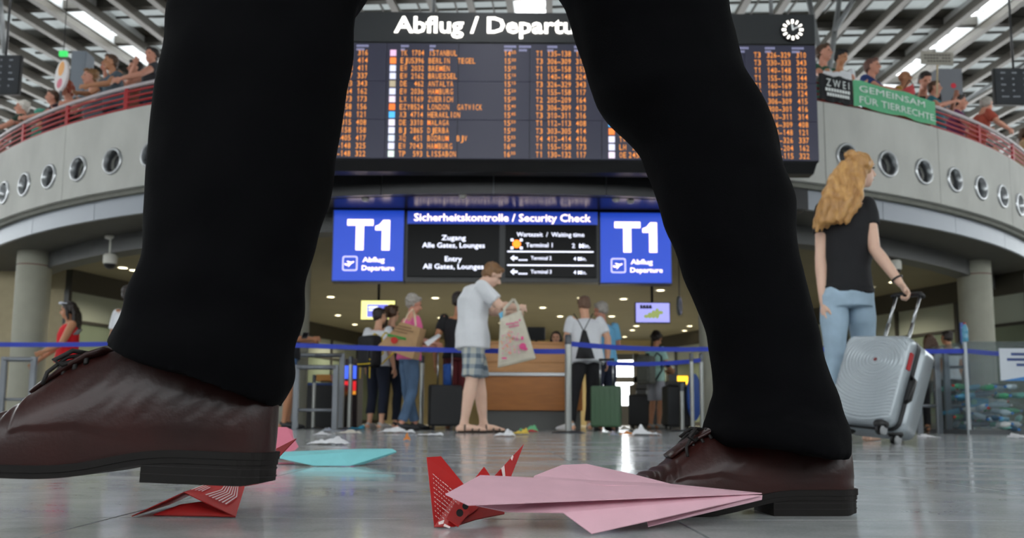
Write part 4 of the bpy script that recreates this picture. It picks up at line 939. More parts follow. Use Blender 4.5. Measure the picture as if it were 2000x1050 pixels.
# 6 man in blue polo
add('older man in sky blue polo shirt partly hidden by the young man', floor_at(1180, 10.8), math.radians(25), 1.78, lean=.08, skin='pink', shirt=POLO_B, trousers=cloth('navy_trousers', '#1d2338'), hair=H_GREY, hairstyle='short', shoes=SHOE_D, sleeve=.7, headturn=(.5, -.2), pose=dict(elR=(.26, .05, 1.14), wrR=(.18, .28, 1.02)))
# 7 receptionist
add('smiling dark-haired woman behind the wooden service desk', floor_at(1086, 11.6), math.radians(172), 1.44, skin='fair', shirt=cloth('desk_blouse', '#22242c'), trousers=BLACK_C, hair=H_DARK, hairstyle='long', shoes=SHOE_D, sleeve=.9, headturn=(0, .05))
# 8 boy with grey backpack
BOY = add('boy in mint T-shirt and light grey shorts looking at his phone', floor_at(1281, 13.2), math.radians(-58), 1.62, lean=.04, skin='tan', shirt=MINT, trousers=GREY_S, shorts=True, legs_len=.98, hair=H_DARK, hairstyle='full', shoes=mat('shoe_grey', '#8b8b88', .6), sleeve=.65, headturn=(0, -.4), headk=1.05, shirt_len=.04, pose=dict(elR=(.23, .06, 1.12), wrR=(.12, .30, 1.06), elL=(-.23, .06, 1.12), wrL=(-.08, .30, 1.05)))
# 9 woman in red top by the left column
REDW = add('dark-haired woman in red sleeveless top holding a phone by the left column', floor_at(124, 10.4), math.radians(128), 1.66, skin='tan', shirt=RED_T, trousers=BLACK_C, hair=H_DARK, hairstyle='long', shoes=SHOE_D, sleeve=0., headturn=(-.55, -.1), pose=dict(elL=(-.29, .12, 1.12), wrL=(-.12, .30, 1.02), elR=(.30, .08, 1.13), wrR=(.34, .30, .92)), top_cut='crew')
# 10 white T-shirt man, mostly behind the left leg
add('man in white T-shirt half hidden by the dark left trouser leg', floor_at(240, 9.6), math.radians(-30), 1.75, skin='tan', shirt=WHITE_T, trousers=NAVY_J, hair=H_DARK, shoes=SHOE_D, sleeve=.7)
# 11 person in denim shorts right of the left leg
add('barelegged person in denim shorts looking at a phone beside the left leg', floor_at(560, 10.0), math.radians(-72), 1.72, skin='tan', shirt=cloth('dark_shirt', '#23252a'), trousers=mat('denim_shorts', '#4a6a94', .85, var=.15), shorts=True, legs_len=.7, hair=H_DARK, hairstyle='short', shoes=SHOE_D, sleeve=.7, headturn=(0, -.3), pose=dict(elR=(.24, .06, 1.13), wrR=(.14, .27, 1.15), elL=(-.24, .06, 1.13), wrL=(-.12, .26, 1.13), anL=(-.1, .02, .09), toL=(-.12, .21, .03)))
# 12 people beyond the right barrier
add('dark-haired person in white T-shirt beyond the grey gates on the right', floor_at(1858, 11.3), math.radians(20), 1.45, skin='tan', shirt=WHITE_T, trousers=BLACK_C, hair=H_DARK, hairstyle='short', shoes=SHOE_D)
add('brown-haired person in pale shirt behind the silver suitcase', floor_at(1822, 11.8), math.radians(-15), 1.45, skin='tan', shirt=cloth('beige_shirt', '#b9a18a'), trousers=BLACK_C, hair=H_BROWN, hairstyle='long', shoes=SHOE_D)
# ================================================================== THE WALKER IN FRONT
M_TROU = mat('black_trouser', '#08080a', .9, var=.12, vscale=9, bump=.08, bscale=500, spec=.06)
def lerp_table(tab, y):
    for (ya, a, b), (yb, c, d) in zip(tab, tab[1:]):
        if ya <= y <= yb: t = (y-ya)/(yb-ya); return a+(c-a)*t, b+(d-b)*t
RLEG = [(0, 1095, 1420), (60, 1112, 1428), (100, 1128, 1437), (150, 1142, 1458), (200, 1165, 1485), (250, 1208, 1505), (300, 1245, 1522), (350, 1270, 1533), (400, 1287, 1547), (450, 1300, 1552), (500, 1322, 1560), (550, 1340, 1570), (600, 1357, 1583), (650, 1377, 1597), (700, 1385, 1607), (745, 1388, 1621), (765, 1393, 1631), (785, 1386, 1638), (805, 1380, 1643)]
LLEG = [(0, 342, 703), (100, 330, 690), (150, 318, 682), (200, 311, 675), (300, 303, 657), (400, 295, 640), (500, 285, 614), (550, 277, 598), (600, 262, 590), (630, 245, 583)]
def leg_rings(tab, Yc, hemL, hemR, top, dk=.92):
    rings = []
    ys = list(range(int(tab[0][0]), int(tab[-1][0])+1, 12))
    for y in ys:
        l, r = lerp_table(tab, y); A, B = atY(l, y, Yc), atY(r, y, Yc); c = (A+B)/2; rings.append((c, (B-A)/2, (B-A).length/2*dk))
    for hl, hr in zip(hemL, hemR):
        A, B = atY(*hl, Yc), atY(*hr, Yc); rings.append(((A+B)/2, (B-A)/2, .098))
    return [(Vector(c), Vector(v), d) for c, v, d in top]+rings
def loft(bm, rings, seg=40):
    R = []
    for c, v, d in rings:
        R.append([bm.verts.new(c+v*math.cos(2*PI*k/seg)+Vector((0, d*math.sin(2*PI*k/seg), 0))) for k in range(seg)])
    for a, b in zip(R, R[1:]):
        for k in range(seg): bm.faces.new((a[k], a[(k+1) % seg], b[(k+1) % seg], b[k]))
    bm.faces.new(R[0][::-1]); bm.faces.new(R[-1])
YR, YL = 1.04, .80
bm = bmesh.new()
loft(bm, leg_rings(RLEG, YR, [(1372, 822), (1366, 838), (1372, 850), (1398, 866)], [(1648, 836), (1651, 862), (1653, 884), (1648, 897)], [((.06, .985, .98), (.11, 0, .03), .10), ((.075, 1.0, .90), (.122, 0, .03), .115), ((.115, 1.025, .80), (.120, 0, .02), .115)]))
loft(bm, leg_rings(LLEG, YL, [(233, 650), (226, 664), (228, 676)], [(572, 690), (556, 752), (545, 800)], [((.03, .87, .96), (.10, 0, .06), .10), ((-.06, .84, .83), (.105, 0, .06), .11), ((-.16, .81, .70), (.105, 0, .05), .105)]))
tube(bm, [(.05, .93, .82), (.055, .93, .90), (.06, .93, 1.02)], [(.13, .17), (.155, .185), (.145, .165)], 28, side=(1, 0, 0))
me = remeshed(bm, .0055, 5)
n = len(me.vertices); co = np.empty(n*3); no = np.empty(n*3); me.vertices.foreach_get('co', co); me.vertices.foreach_get('normal', no); co = co.reshape(-1, 3); no = no.reshape(-1, 3)
for i in range(n):
    x, y, z = co[i]; far = y > .93 - .0
    d = .0045*noise.noise((x*9+z*5, y*8, z*12-x*7))-.002 + .003*noise.noise((x*26, y*24, z*18))
    zl = z if far else z-.09
    if zl < .26: d += .006*(1-max(0, zl-.06)/.20)*math.sin(zl*85+6*noise.noise((x*7, y*7, 3)))*(.4+.6*abs(noise.noise((x*5, y*5, 9))))
    d += .0015*math.exp(-((zl-.46)/.07)**2)*math.sin(z*70+x*45)
    co[i] += no[i]*d
me.vertices.foreach_set('co', co.ravel()); me.update()
WALK = person('man in black trousers and dark brown leather shoes striding past in the foreground', (.07, .92, 0), math.radians(90), 1.76,
    pose=dict(pelvis=(0, 0, .95), hipR=(.09, 0, .91), knR=(.115, -.19, .45), anR=(.12, -.285, .10), toR=(.12, -.20, .055), hipL=(-.09, .03, .91), knL=(-.115, .32, .56), anL=(-.12, .36, .19), toL=(-.12, .45, .13), elR=(.27, .10, 1.15), wrR=(.27, .30, 1.00), elL=(-.27, -.10, 1.13), wrL=(-.28, -.12, .87)),
    skin='fair', shirt=cloth('dark_jacket', '#141519'), trousers=None, hair=H_DARK, sleeve=1.9, group=None, vox=.011, legk=.5)
wr_ = WALK[0]
def world_mesh(name, me, m, parent):
    M = Matrix.Translation(parent.location) @ Matrix.Rotation(parent.rotation_euler.z, 4, 'Z'); me.transform(M.inverted()); return link(name, me, m, parent)
world_mesh('trousers', me, M_TROU, wr_)
# ---- derby shoes
M_LEATH = mat('brown_leather', '#2a0f0c', .40, var=.30, vscale=16, bump=.05, bscale=240, coat=.10, spec=.32)
M_SOLE = mat('dark_sole', '#110d0b', .6, var=.15, vscale=20, spec=.25); M_LACE = mat('waxed_lace', '#120d0c', .7)
def tabf(tab):
    xs = [a for a, _ in tab]; ys = [b for _, b in tab]; return lambda s: float(np.interp(s, xs, ys))
def smooth_tab(tab, n=80):
    f = tabf(tab); v = np.array([f(i/n) for i in range(n+1)]); k = np.ones(7)/7
    for _ in range(2): v = np.convolve(np.pad(v, 3, 'edge'), k, 'valid')
    return lambda s: float(np.interp(s*n, np.arange(n+1), v))
SH_H = smooth_tab([(0, .060), (.05, .070), (.2, .080), (.42, .092), (.58, .089), (.64, .083), (.70, .070), (.765, .056), (.79, .047), (.85, .039), (.91, .032), (.96, .024), (1, .010)])
_W = smooth_tab([(0, .033), (.08, .0335), (.18, .0345), (.35, .034), (.5, .0375), (.68, .047), (.80, .0485), (.90, .046), (1, .042)])
def SH_W(s):
    w = _W(s)
    if s < .10: w *= math.sqrt(max(.0009, 1-(1-s/.10)**2))
    if s > .80: w *= math.sqrt(max(.0009, 1-((s-.80)/.20)**2.4))
    return w
SH_S = smooth_tab([(0, .031), (.30, .031), (.40, .027), (.52, .017), (.62, .012), (.8, .011), (.92, .014), (1, .021)])   # underside of the upper above the ground
def shoe(name, L, M4, hk=1.):
    """toe along +x, heel back at x=0, ground z=0"""
    u = empty(name, (0, 0, 0)); u.parent = wr_
    bm = bmesh.new(); NS, NT = 150, 110; rows = []
    for i in range(NS+1):
        s = i/NS; s = s+.055*math.sin(2*PI*(s-.0))*-1 if True else s
        w, h, z0 = SH_W(s), SH_H(s)*hk, SH_S(s); row = []
        for j in range(NT+1):
            t = PI*j/NT; cy, sz = math.cos(t), math.sin(t)
            narrow = 1.0 if s > .75 else (1-.40*max(0, sz)**3*min(1, (.75-s)/.15+.2))
            y = w*(abs(cy)**.62)*(1 if cy > 0 else -1)*narrow; z = z0+h*(max(sz, 0)**.80); x = s*L
            # quarter overlay: above and behind the curved seam
            zs = (z-z0); seam = float(np.interp(s, [0, .36, .45, .58, .72, .765], [-.01, .0, .020, .036, .034, .030]))
            sm = lambda v: min(1., max(0., v))
            q = .0017*sm((zs-seam)/.0022)*sm((.768-s)*L/.002)*sm((sz-.06)/.1)
            # walking creases over the vamp
            cr = 0.
            if .76 < s < .93: cr = .0018*math.sin((s*L)*430+2.0*math.sin(y*60))*math.sin((s-.76)/.17*PI)*max(0, sz)**1.5
            if s < .6 and .25 < sz: cr += .0009*math.sin(s*70+z*160)*noise.noise((s*9, z*40, 2))
            wv = Vector((0, cy, max(sz, .05))).normalized(); p = Vector((x, y, z))+wv*(q+cr); row.append(bm.verts.new(p))
        rows.append(row)
    for a, b in zip(rows, rows[1:]):
        for j in range(NT): bm.faces.new((a[j], a[j+1], b[j+1], b[j]))
        bm.faces.new((a[0], b[0], b[NT], a[NT]))
    bm.faces.new(rows[0]); bm.faces.new(rows[-1][::-1])
    up = build('upper', bm, M_LEATH, u, auto=45)
    # welt and sole: a plate following the foot outline
    def plate(z_lo, z_hi, grow, s0=0., s1=1., n=60):
        bm = bmesh.new(); rr = []
        for i in range(n+1):
            s = i/n; s = s0+(s1-s0)*(1-math.cos(PI*s/2) if s1 < .9 else .5-.5*math.cos(PI*s)); w = SH_W(s)+grow; x = s*L+(grow if s > .97 else 0)-(grow if s < .03 else 0)
            rr.append([bm.verts.new((x, y, z)) for y, z in ((-w, z_lo(s)), (w, z_lo(s)), (w, z_hi(s)), (-w, z_hi(s)))])
        for a, b in zip(rr, rr[1:]):
            for k in range(4): bm.faces.new((a[k], a[(k+1) % 4], b[(k+1) % 4], b[k]))
        bm.faces.new(rr[0]); bm.faces.new(rr[-1][::-1]); return bm
    bm = plate(lambda s: SH_S(s)-.006, lambda s: SH_S(s)+.001, .0035); build('welt', bm, M_SOLE, u)
    bm = plate(lambda s: max(0., SH_S(s)-.0115), lambda s: SH_S(s)-.0062, .0025); build('sole', bm, M_SOLE, u)
    bm = plate(lambda s: 0.004*max(0, (.06-s)/.06), lambda s: SH_S(s)-.0117, .0015, 0., .37, 26); build('heel', bm, M_SOLE, u)
    for q in range(2):   # lifts of the heel
        bm = plate(lambda s, q=q: .0085+.0075*q-.0004, lambda s, q=q: .0085+.0075*q+.0004, .0022, 0.0, .37, 26); build('heel_lift', bm, M_LACE, u)
    # tongue, laces, bow
    bm = bmesh.new(); P = [(s*L, 0, SH_S(s)+SH_H(s)*hk+.004) for s in (.55, .60, .66, .72, .765)]; tube(bm, P, [(.020, .005)]*5, 12, side=(0, 1, 0)); build('tongue', bm, M_LEATH, u, smooth=True)
    for i in range(5):
        s = .61+.034*i; zt = SH_S(s)+SH_H(s)*hk+.006
        bm = bmesh.new(); tube(bm, [(s*L-.004, -.019, zt-.010), (s*L, -.010, zt+.001), (s*L, .010, zt+.001), (s*L-.004, .019, zt-.010)], .0024, 8); build('lace', bm, M_LACE, u, smooth=True)
    zt = SH_S(.61)+SH_H(.61)*hk+.010; x = .61*L
    for sy in (-1, 1):
        bm = bmesh.new(); tube(bm, [(x, 0, zt-.003), (x+.014, sy*.012, zt-.001), (x+.026, sy*.022, zt-.012), (x+.018, sy*.022, zt-.016), (x, 0, zt-.004)], .0024, 8); build('lace_loop', bm, M_LACE, u, smooth=True)
        bm = bmesh.new(); tube(bm, [(x, 0, zt-.003), (x+.018, sy*.014, zt-.008), (x+.030, sy*.024, zt-.024), (x+.030, sy*.030, zt-.036)], .0020, 8); build('lace_end', bm, M_LACE, u, smooth=True)
    PM = Matrix.Translation(wr_.location) @ Matrix.Rotation(wr_.rotation_euler.z, 4, 'Z')
    u.matrix_local = PM.inverted() @ M4
    return u
# right (planted): heel back at x 1663, toe towards -X; left (swinging) lifted with the toe slightly raised
hx = atY(1664, 985, YR).x
shoe('shoe', .312, Matrix.Translation((hx, YR, .0)) @ Matrix.Rotation(math.radians(182), 4, 'Z'))
hl = atY(534, 870, YL); zl = atY(420, 943, YL).z
shoe('shoe', .312, Matrix.Translation((hl.x, YL, zl-.001)) @ Matrix.Rotation(math.radians(180), 4, 'Z') @ Matrix.Rotation(math.radians(-2.0), 4, 'Y'), 1.2)
finish(wr_)
# ================================================================== WOMAN WITH SILVER SUITCASE
M_BLOND = mat('hair_blond', '#cfa063', .45, col2='#9c6d3c', vscale=30, stretch=(1, 1, .15)); LJEANS = mat('light_jeans', '#9db4c6', .85, var=.14, vscale=7, bump=.1, bscale=250)
WY = 4.95; SCL = FPX/WY
def wl(px, py, dy=0.):  # pixel to woman-local coordinates (unscaled by height factor)
    p = atY(px, py, WY+dy)-Vector(WLOC); p = Matrix.Rotation(-WRZ, 3, 'Z') @ p; return tuple(p/(1.80/1.75))
WLOC = floor_at(1650, WY); WRZ = math.radians(-22)
WOMAN = person('woman with long blond hair in black top and light jeans pulling a silver suitcase', WLOC, WRZ, 1.80, pose=dict(
    pelvis=wl(1655, 575), waist=wl(1655, 520), chest=wl(1657, 450), neck=wl(1668, 385), head=wl(1680, 332, .02), shL=wl(1608, 408, .02), elL=wl(1603, 505, .02), wrL=wl(1608, 590, .0), shR=wl(1692, 398, -.02), elR=wl(1708, 486, -.12), wrR=wl(1757, 551, -.22),
    hipL=wl(1628, 590), knL=wl(1632, 705, .02), anL=wl(1622, 842, -.05), toL=wl(1652, 856, .08), hipR=wl(1680, 588), knR=wl(1690, 700, .15), anR=wl(1696, 838, .22), toR=wl(1712, 853, .38)),
    headturn=(-.95, 0.), skin='pale', build_=.86, shirt=BLACK_C, trousers=LJEANS, hair=None, shoes=mat('flat_shoe', '#c7a58f', .6), sleeve=.5, group=None, vox=.008, hands=(.45, 1.1), wr=.006, headk=.95, shirt_len=-.10, fit=.92, hips=1.04)
wo = WOMAN[0]
e = bmesh.new(); kk = Vector(WOMAN[1]['head']); inv = lambda px, py, dy=0.: Matrix.Rotation(-WRZ, 3, 'Z') @ (atY(px, py, WY+dy)-Vector(WLOC))
ball(e, inv(1676, 323, -.01), (.088, .098, .085), None, 3); ball(e, inv(1661, 303, -.03), (.042, .042, .034), None, 2); ball(e, inv(1662, 335, -.04), (.07, .07, .09))
random.seed(3)
for q in range(16):
    t = q/15.; x0, x1, x2, x3 = 1640+44*t, 1622+55*t, 1600+62*t, 1588+50*t
    yb = 455+8*math.sin(q*2.1)-22*abs(t-.35)+(-26*t); dyy = -.10-.03*math.sin(q*1.7)
    tube(e, [inv(x0+6, 318, -.05), inv(x1+4, 352, -.09), inv(x2+8+5*math.sin(q*3), 398, dyy-.03), inv(x3+8+6*math.sin(q*1.3), 432, dyy-.02), inv(x3+4*math.sin(q*2), yb, dyy)], [.022, .030, .030, .026, .008], 8)
link('hair', remeshed(e, .0065, 1, .010, 38), M_BLOND, wo)
e = bmesh.new(); wrR = WOMAN[1]['wrR']; elR = WOMAN[1]['elR']; c = wrR.lerp(elR, .10); d = (wrR-elR).normalized(); s_, u_ = frame_axes(d)
tube(e, [c+s_*(.031*math.cos(a))+u_*(.031*math.sin(a)) for a in [2*PI*i/20 for i in range(21)]], .006, 6); build('bracelet', e, M_BLK2, wo, smooth=True)
finish(wo)
# silver suitcase, tilted on its two rear wheels
M_SILV = mat('silver_shell', '#a9b2b8', .34, .25, coat=.3); M_ZIP = mat('suitcase_zip', '#202226', .5); M_WHEEL = mat('wheel_rim', '#9a9c9e', .4)
SW, SHT, SD = .40, .54, .23
Rm = Matrix(((.5419, .7637, .3508), (-.8364, .5311, .1359), (-.0825, -.367, .9266))).to_4x4(); loc0 = Vector((2.0098, 4.5481, .0927))
sc_ = empty('suitcase', (0, 0, 0), 0, 'silver hard-shell suitcase with concentric ridges tilted behind the blond woman', 'suitcase'); sc_.matrix_world = Matrix.Translation(loc0) @ Rm
def rounded_shell(y0, y1, m, name, ridges):
    bm = bmesh.new(); NX, NZ = (110, 150) if ridges else (20, 26); F = []
    rr = .055
    def outl(u, v):
        # squash a unit square grid to a rounded rectangle
        return u*SW/2, v*SHT/2
    front = []
    for j in range(NZ+1):
        row = []
        for i in range(NX+1):
            u, v = -1+2*i/NX, -1+2*j/NZ; x, z = u*SW/2, v*SHT/2
            ex, ez = max(0, abs(x)-(SW/2-rr)), max(0, abs(z)-(SHT/2-rr)); dd = math.hypot(ex, ez)
            if dd > rr: s = rr/dd; x = math.copysign(SW/2-rr+ex*s, x) if ex else x; z = math.copysign(SHT/2-rr+ez*s, z) if ez else z; dd = rr
            ed = min(1., max(0., 1-dd/rr)) if (ex or ez) else 1.
            dy = -(1-math.sqrt(max(0, 1-(1-ed)**2)))*rr
            y = y0-dy
            if ridges:
                r = math.hypot((x-.035)*1.0, (z-.105)*1.15); y += (.0036*math.sin(r*2*PI/.021))*min(1., r/.03)*(ed > .25)
            row.append(bm.verts.new((x, y, z+SHT/2)))
        front.append(row)
    for j in range(NZ):
        for i in range(NX): bm.faces.new((front[j][i], front[j][i+1], front[j+1][i+1], front[j+1][i]))
    rim = [front[0][i] for i in range(NX+1)]+[front[j][NX] for j in range(1, NZ+1)]+[front[NZ][i] for i in range(NX-1, -1, -1)]+[front[j][0] for j in range(NZ-1, 0, -1)]
    back = [bm.verts.new((v.co.x, y1, v.co.z)) for v in rim]; n = len(rim)
    for k in range(n): bm.faces.new((rim[k], back[k], back[(k+1) % n], rim[(k+1) % n]))
    bm.faces.new(back)
    return build(name, bm, m, sc_, smooth=True)
rounded_shell(-SD/2, -.016, M_SILV, 'front_shell', True); rounded_shell(SD/2, .016, M_SILV, 'back_shell', False)
bm = bmesh.new()
pts = []
for qx, qz, a0 in ((1, 1, 0), (-1, 1, 90), (-1, -1, 180), (1, -1, 270)):
    for i in range(6): a = math.radians(a0+90*i/5); pts.append((qx*(SW/2-.055)+.058*math.cos(a), SHT/2+qz*(SHT/2-.055)+.058*math.sin(a)))
prism(bm, pts, -.018, .018); build('zip_band', bm, M_ZIP, sc_)
bm = bmesh.new(); box(bm, (SW/2+.004, -.055, SHT*.72), (.006, .03, .10)); build('red_tag', bm, mat('tag_red', '#b5121b', .5), sc_)
bm = bmesh.new(); tube(bm, [(SW/2-.004, .0, SHT*.30), (SW/2+.024, .0, SHT*.34), (SW/2+.026, .0, SHT*.55), (SW/2-.004, 0, SHT*.60)], [(.016, .010)]*4, 10); build('side_handle', bm, M_BLK2, sc_, smooth=True)
bm = bmesh.new(); tube(bm, [(-.07, .02, SHT-.004), (-.06, .02, SHT+.02), (.06, .02, SHT+.02), (.07, .02, SHT-.004)], .010, 10); build('top_handle', bm, M_BLK2, sc_, smooth=True)
bm = bmesh.new(); ball(bm, (.035, -SD/2-.003, SHT*.69), (.011, .004, .011)); build('badge', bm, mat('badge_red', '#6e1a1a', .3), sc_, smooth=True)
grip = Matrix.Translation(loc0) @ Rm
HT = .40
for sx in (-.075, .075):
    bm = bmesh.new(); tube(bm, [(sx, .075, SHT-.02), (sx, .075, SHT+.15)], .0105, 10); tube(bm, [(sx, .075, SHT+.14), (sx, .075, SHT+.33)], .0085, 10); build('handle_rod', bm, M_STEEL, sc_, smooth=True)
bm = bmesh.new(); tube(bm, [(-.095, .075, SHT+.325), (-.08, .075, SHT+.343), (.08, .075, SHT+.343), (.095, .075, SHT+.325)], [(.018, .014)]*4, 12); build('grip', bm, M_BLK2, sc_, smooth=True)
for sx in (-1, 1):
    for sy in (-1, 1):
        cst = bmesh.new(); ball(cst, (sx*(SW/2-.055), sy*.075, .004), (.046, .036, .030)); w_ = build('caster', cst, M_BLK2, sc_, smooth=True)
        for s2 in (-1, 1):
            cst = bmesh.new(); lathe(cst, [(.001, .008), (.012, .009), (.020, .007), (.027, .006), (.028, -.004), (.001, -.005)], (sx*(SW/2-.045)+s2*.014, sy*.075+(.0), -.030), 18, Matrix.Rotation(PI/2*s2, 3, 'Y')); build('wheel', cst, M_WHEEL if s2 > 0 else M_BLK2, sc_, smooth=True)
# ================================================================== PAPER PLANES AND LITTER
M_PINK = mat('pink_paper', '#deb0bd', .75, var=.04, vscale=30, bump=.03, bscale=400); M_TEAL = mat('turquoise_paper', '#7fcbd0', .75, var=.04, vscale=30); M_REDP = mat('red_flyer', '#b8201f', .42, var=.06, vscale=20); M_PRINT = mat('white_print', '#e9d6d4', .6)
M_WPAP = mat('white_paper', '#dcdde0', .8, var=.03, vscale=10)
def W3(x, y, Y): 
    p = atY(x, y, Y); p.z = max(p.z, .0018); return p
def plane(label, faces, m, group='paper planes on the floor', name='paper_plane', thick=.0011, parts=('sheet',)):
    c = sum((Vector(p) for f in faces for p in f), Vector())/sum(len(f) for f in faces)
    r = empty(name, (c.x, c.y, 0), 0, label, 'paper plane', group)
    return r, c
def sheet(root, name, faces, m, thick=.0011, tri=True):
    L = Vector(root.location); bm = bmesh.new(); cache = {}
    for f in faces:
        vs = []
        for p in f:
            key = tuple(round(v, 5) for v in p)
            if key not in cache: cache[key] = bm.verts.new(Vector(p)-L)
            vs.append(cache[key])
        try: bm.faces.new(vs)
        except ValueError: pass
    bmesh.ops.triangulate(bm, faces=[f for f in bm.faces if len(f.verts) > 4])
    me = bpy.data.meshes.new(name); bm.to_mesh(me); bm.free(); o = link(name, me, m, root); sd = o.modifiers.new('thickness', 'SOLIDIFY'); sd.thickness = thick; sd.offset = 0; return o
# --- large pink plane
Nn = W3(1488, 963, .92); Nl = W3(1488, 967, .919); La, Ta, Ra = W3(915, 986, .800), W3(870, 965, .835), W3(938, 928, .915)
Rm1, Rm2 = W3(1160, 938, .935), W3(1340, 951, .93)
pk, c = plane('large pale pink paper plane with its nose pointing at the brown shoe', [[Nn, La, Ta, Ra]], M_PINK)
sheet(pk, 'near_wing', [[Nn, La, Ra], [La, Ta, Ra], [Nn, Ra, Rm2], [Ra, Rm1, Rm2]], M_PINK)
F1, F2, F3, F4 = W3(1044, 929, .945), W3(1098, 908, .975), W3(1146, 906, .985), W3(1310, 945, .955)
F5 = W3(1236, 926, .972)
sheet(pk, 'far_wing', [[Rm1, F1, F2, F3], [Rm1, F3, F5], [Rm1, F5, F4, Rm2], [Rm2, F4, Nn]], M_PINK)
sheet(pk, 'inner_fold', [[W3(1040, 936, .925), Rm1, F1], [W3(1040, 936, .925), W3(1180, 947, .905), Rm1], [W3(1180, 947, .905), Rm2, Rm1]], M_PINK)
K0 = W3(1156, 1046, .822); K1, K2 = W3(1100, 1001, .84), W3(990, 999, .835)
sheet(pk, 'keel', [[Nl, K0, K1], [Nl, K1, W3(1080, 962, .876)], [K1, K2, W3(930, 987, .826), W3(1080, 962, .876)]], M_PINK)
sheet(pk, 'keel_back', [[W3(1489, 967, .924), W3(1488, 975, .924), W3(1266, 1028, .868), W3(1262, 1010, .885)]], M_PINK)
# --- red flyer plane behind it
rd, c = plane('red printed flyer folded into a plane behind the large pink plane', [[W3(848, 1032, .868), W3(833, 893, .95), W3(1022, 868, 1.02)]], M_REDP)
a1, a2, a3, a4, a5, a6 = W3(833, 893, .95), W3(861, 891, .962), W3(905, 945, .945), W3(936, 990, .925), W3(888, 1029, .872), W3(848, 1032, .868)
A_w = sheet(rd, 'near_wing', [[a1, a2, a3, a4, a5, a6]], M_REDP)
b1, b2 = W3(922, 984, .93), W3(985, 985, .97)
sheet(rd, 'body', [[a5, b1, b2, W3(985, 1003, .945), W3(930, 1014, .905)]], M_REDP); sheet(rd, 'inner_fold', [[W3(872, 1012, .872), W3(888, 981, .905), W3(918, 1000, .9), W3(895, 1028, .866)]], M_REDP)
sheet(rd, 'far_wing', [[W3(1023, 867, 1.03), W3(997, 932, 1.01), W3(975, 985, .975), W3(940, 965, .95), W3(966, 928, .995)]], M_REDP)
sheet(rd, 'centre_fold', [[W3(945, 911, .975), W3(958, 930, .97), W3(955, 970, .95), W3(926, 935, .955)]], M_REDP)
def plane_frame(p0, px, pz):   # origin and two axes spanning a sheet
    o = Vector(p0); x = (Vector(px)-o); z = (Vector(pz)-o); return o, x, z
L0 = Vector(rd.location)
o_, x_, z_ = plane_frame(a6, a5.lerp(a4, .8), a1); nrm = x_.cross(z_).normalized(); nrm = nrm if nrm.y < 0 else -nrm
bm = bmesh.new(); random.seed(11)
def q3(bm, a, b, c, d): bm.faces.new([bm.verts.new(v) for v in (a, b, c, d)])
def on(u, v): return o_+x_*u+z_*v+nrm*.0016-L0
for r in range(10):
    u0, v0 = .04+.02*r*.3, .12+.065*r; n = 13-int(abs(r-5)*.6)
    for i in range(n):
        l = random.uniform(.018, .045); uu = u0+i*.052; vv = v0-i*.040+.004*math.sin(i+r)
        if uu+l < .80-.15*max(0, vv-.5) and vv > .06: q3(bm, on(uu, vv), on(uu+l, vv-l*.77), on(uu+l, vv-l*.77+.013), on(uu, vv+.013))
setp(build_flat('small_print', bm, M_PRINT, rd), kind='stuff')
bm = bmesh.new()
def on2(px, py, Y): return atY(px, py, Y)-L0
q3(bm, on2(979, 914, 1.0), on2(985, 908, 1.004), on2(987, 930, 1.0), on2(982, 930, .995)); q3(bm, on2(997, 894, 1.01), on2(1001, 888, 1.012), on2(1003, 891, 1.012), on2(1000, 899, 1.01))
build_flat('white_stripe', bm, M_PRINT, rd)
bm = bmesh.new(); q3(bm, on2(856, 1019, .862), on2(868, 1014, .862), on2(866, 1022, .861), on2(857, 1024, .861)); q3(bm, on2(868, 1022, .861), on2(880, 1028, .861), on2(878, 1031, .861), on2(866, 1027, .861)); build_flat('white_letters', bm, M_PRINT, rd)
bm = bmesh.new()
for cx_, cy_, rr in ((898, 1001, 7), (909, 988, 6)): bm.faces.new([bm.verts.new(on2(cx_+rr*math.cos(t), cy_+rr*1.1*math.sin(t), .862)) for t in [2*PI*i/14 for i in range(14)]])
build_flat('black_print', bm, M_BLK2, rd)
# --- red flyer under the lifted shoe
r2, c = plane('red flyer with white chevrons folded into a plane under the lifted shoe', [[W3(257, 1013, .94), W3(460, 1012, .945), W3(440, 935, 1.05)]], M_REDP)
e1, e2, e3, e4, e5 = W3(359, 961, .985), W3(460, 1012, .945), W3(478, 950, 1.03), W3(440, 934, 1.06), W3(257, 1013, .945)
sheet(r2, 'near_wing', [[e1, e2, e3, e4]], M_REDP); sheet(r2, 'far_wing', [[e5, e1, e4, W3(330, 985, 1.06)]], M_REDP)
sheet(r2, 'keel', [[W3(300, 1008, .96), e2, W3(405, 978, 1.0), W3(352, 985, .99)]], M_REDP)
sheet(r2, 'tail_wing', [[W3(579, 856, 1.06), W3(545, 892, 1.045), W3(505, 944, 1.02), W3(470, 950, 1.035), W3(500, 905, 1.06), W3(540, 876, 1.065)]], mat('red_flyer_back', '#8d1418', .5))
L0 = Vector(r2.location); bm = bmesh.new(); nn = (e2-e1).cross(e4-e1).normalized(); nn = nn if nn.z > 0 else -nn
def ch(u, v): return e1*((1-u)*(1-v))+e2*(u*(1-v))+e3*(u*v)+e4*((1-u)*v)+nn*.0035-L0
for i in range(7):
    u0 = .45+.07*i
    for sgn in (-1, 1):
        if u0+.12 < 1.02: q3(bm, ch(u0, .50), ch(u0+.028, .50), ch(u0+.028-.13, .50+sgn*.36), ch(u0-.13, .50+sgn*.36))
for i in range(4): u0 = .05+.05*i; q3(bm, ch(u0, .10+.03*i), ch(u0+.02, .10+.03*i), ch(u0+.02, .42), ch(u0, .42))
build_flat('chevron_print', bm, M_PRINT, r2)
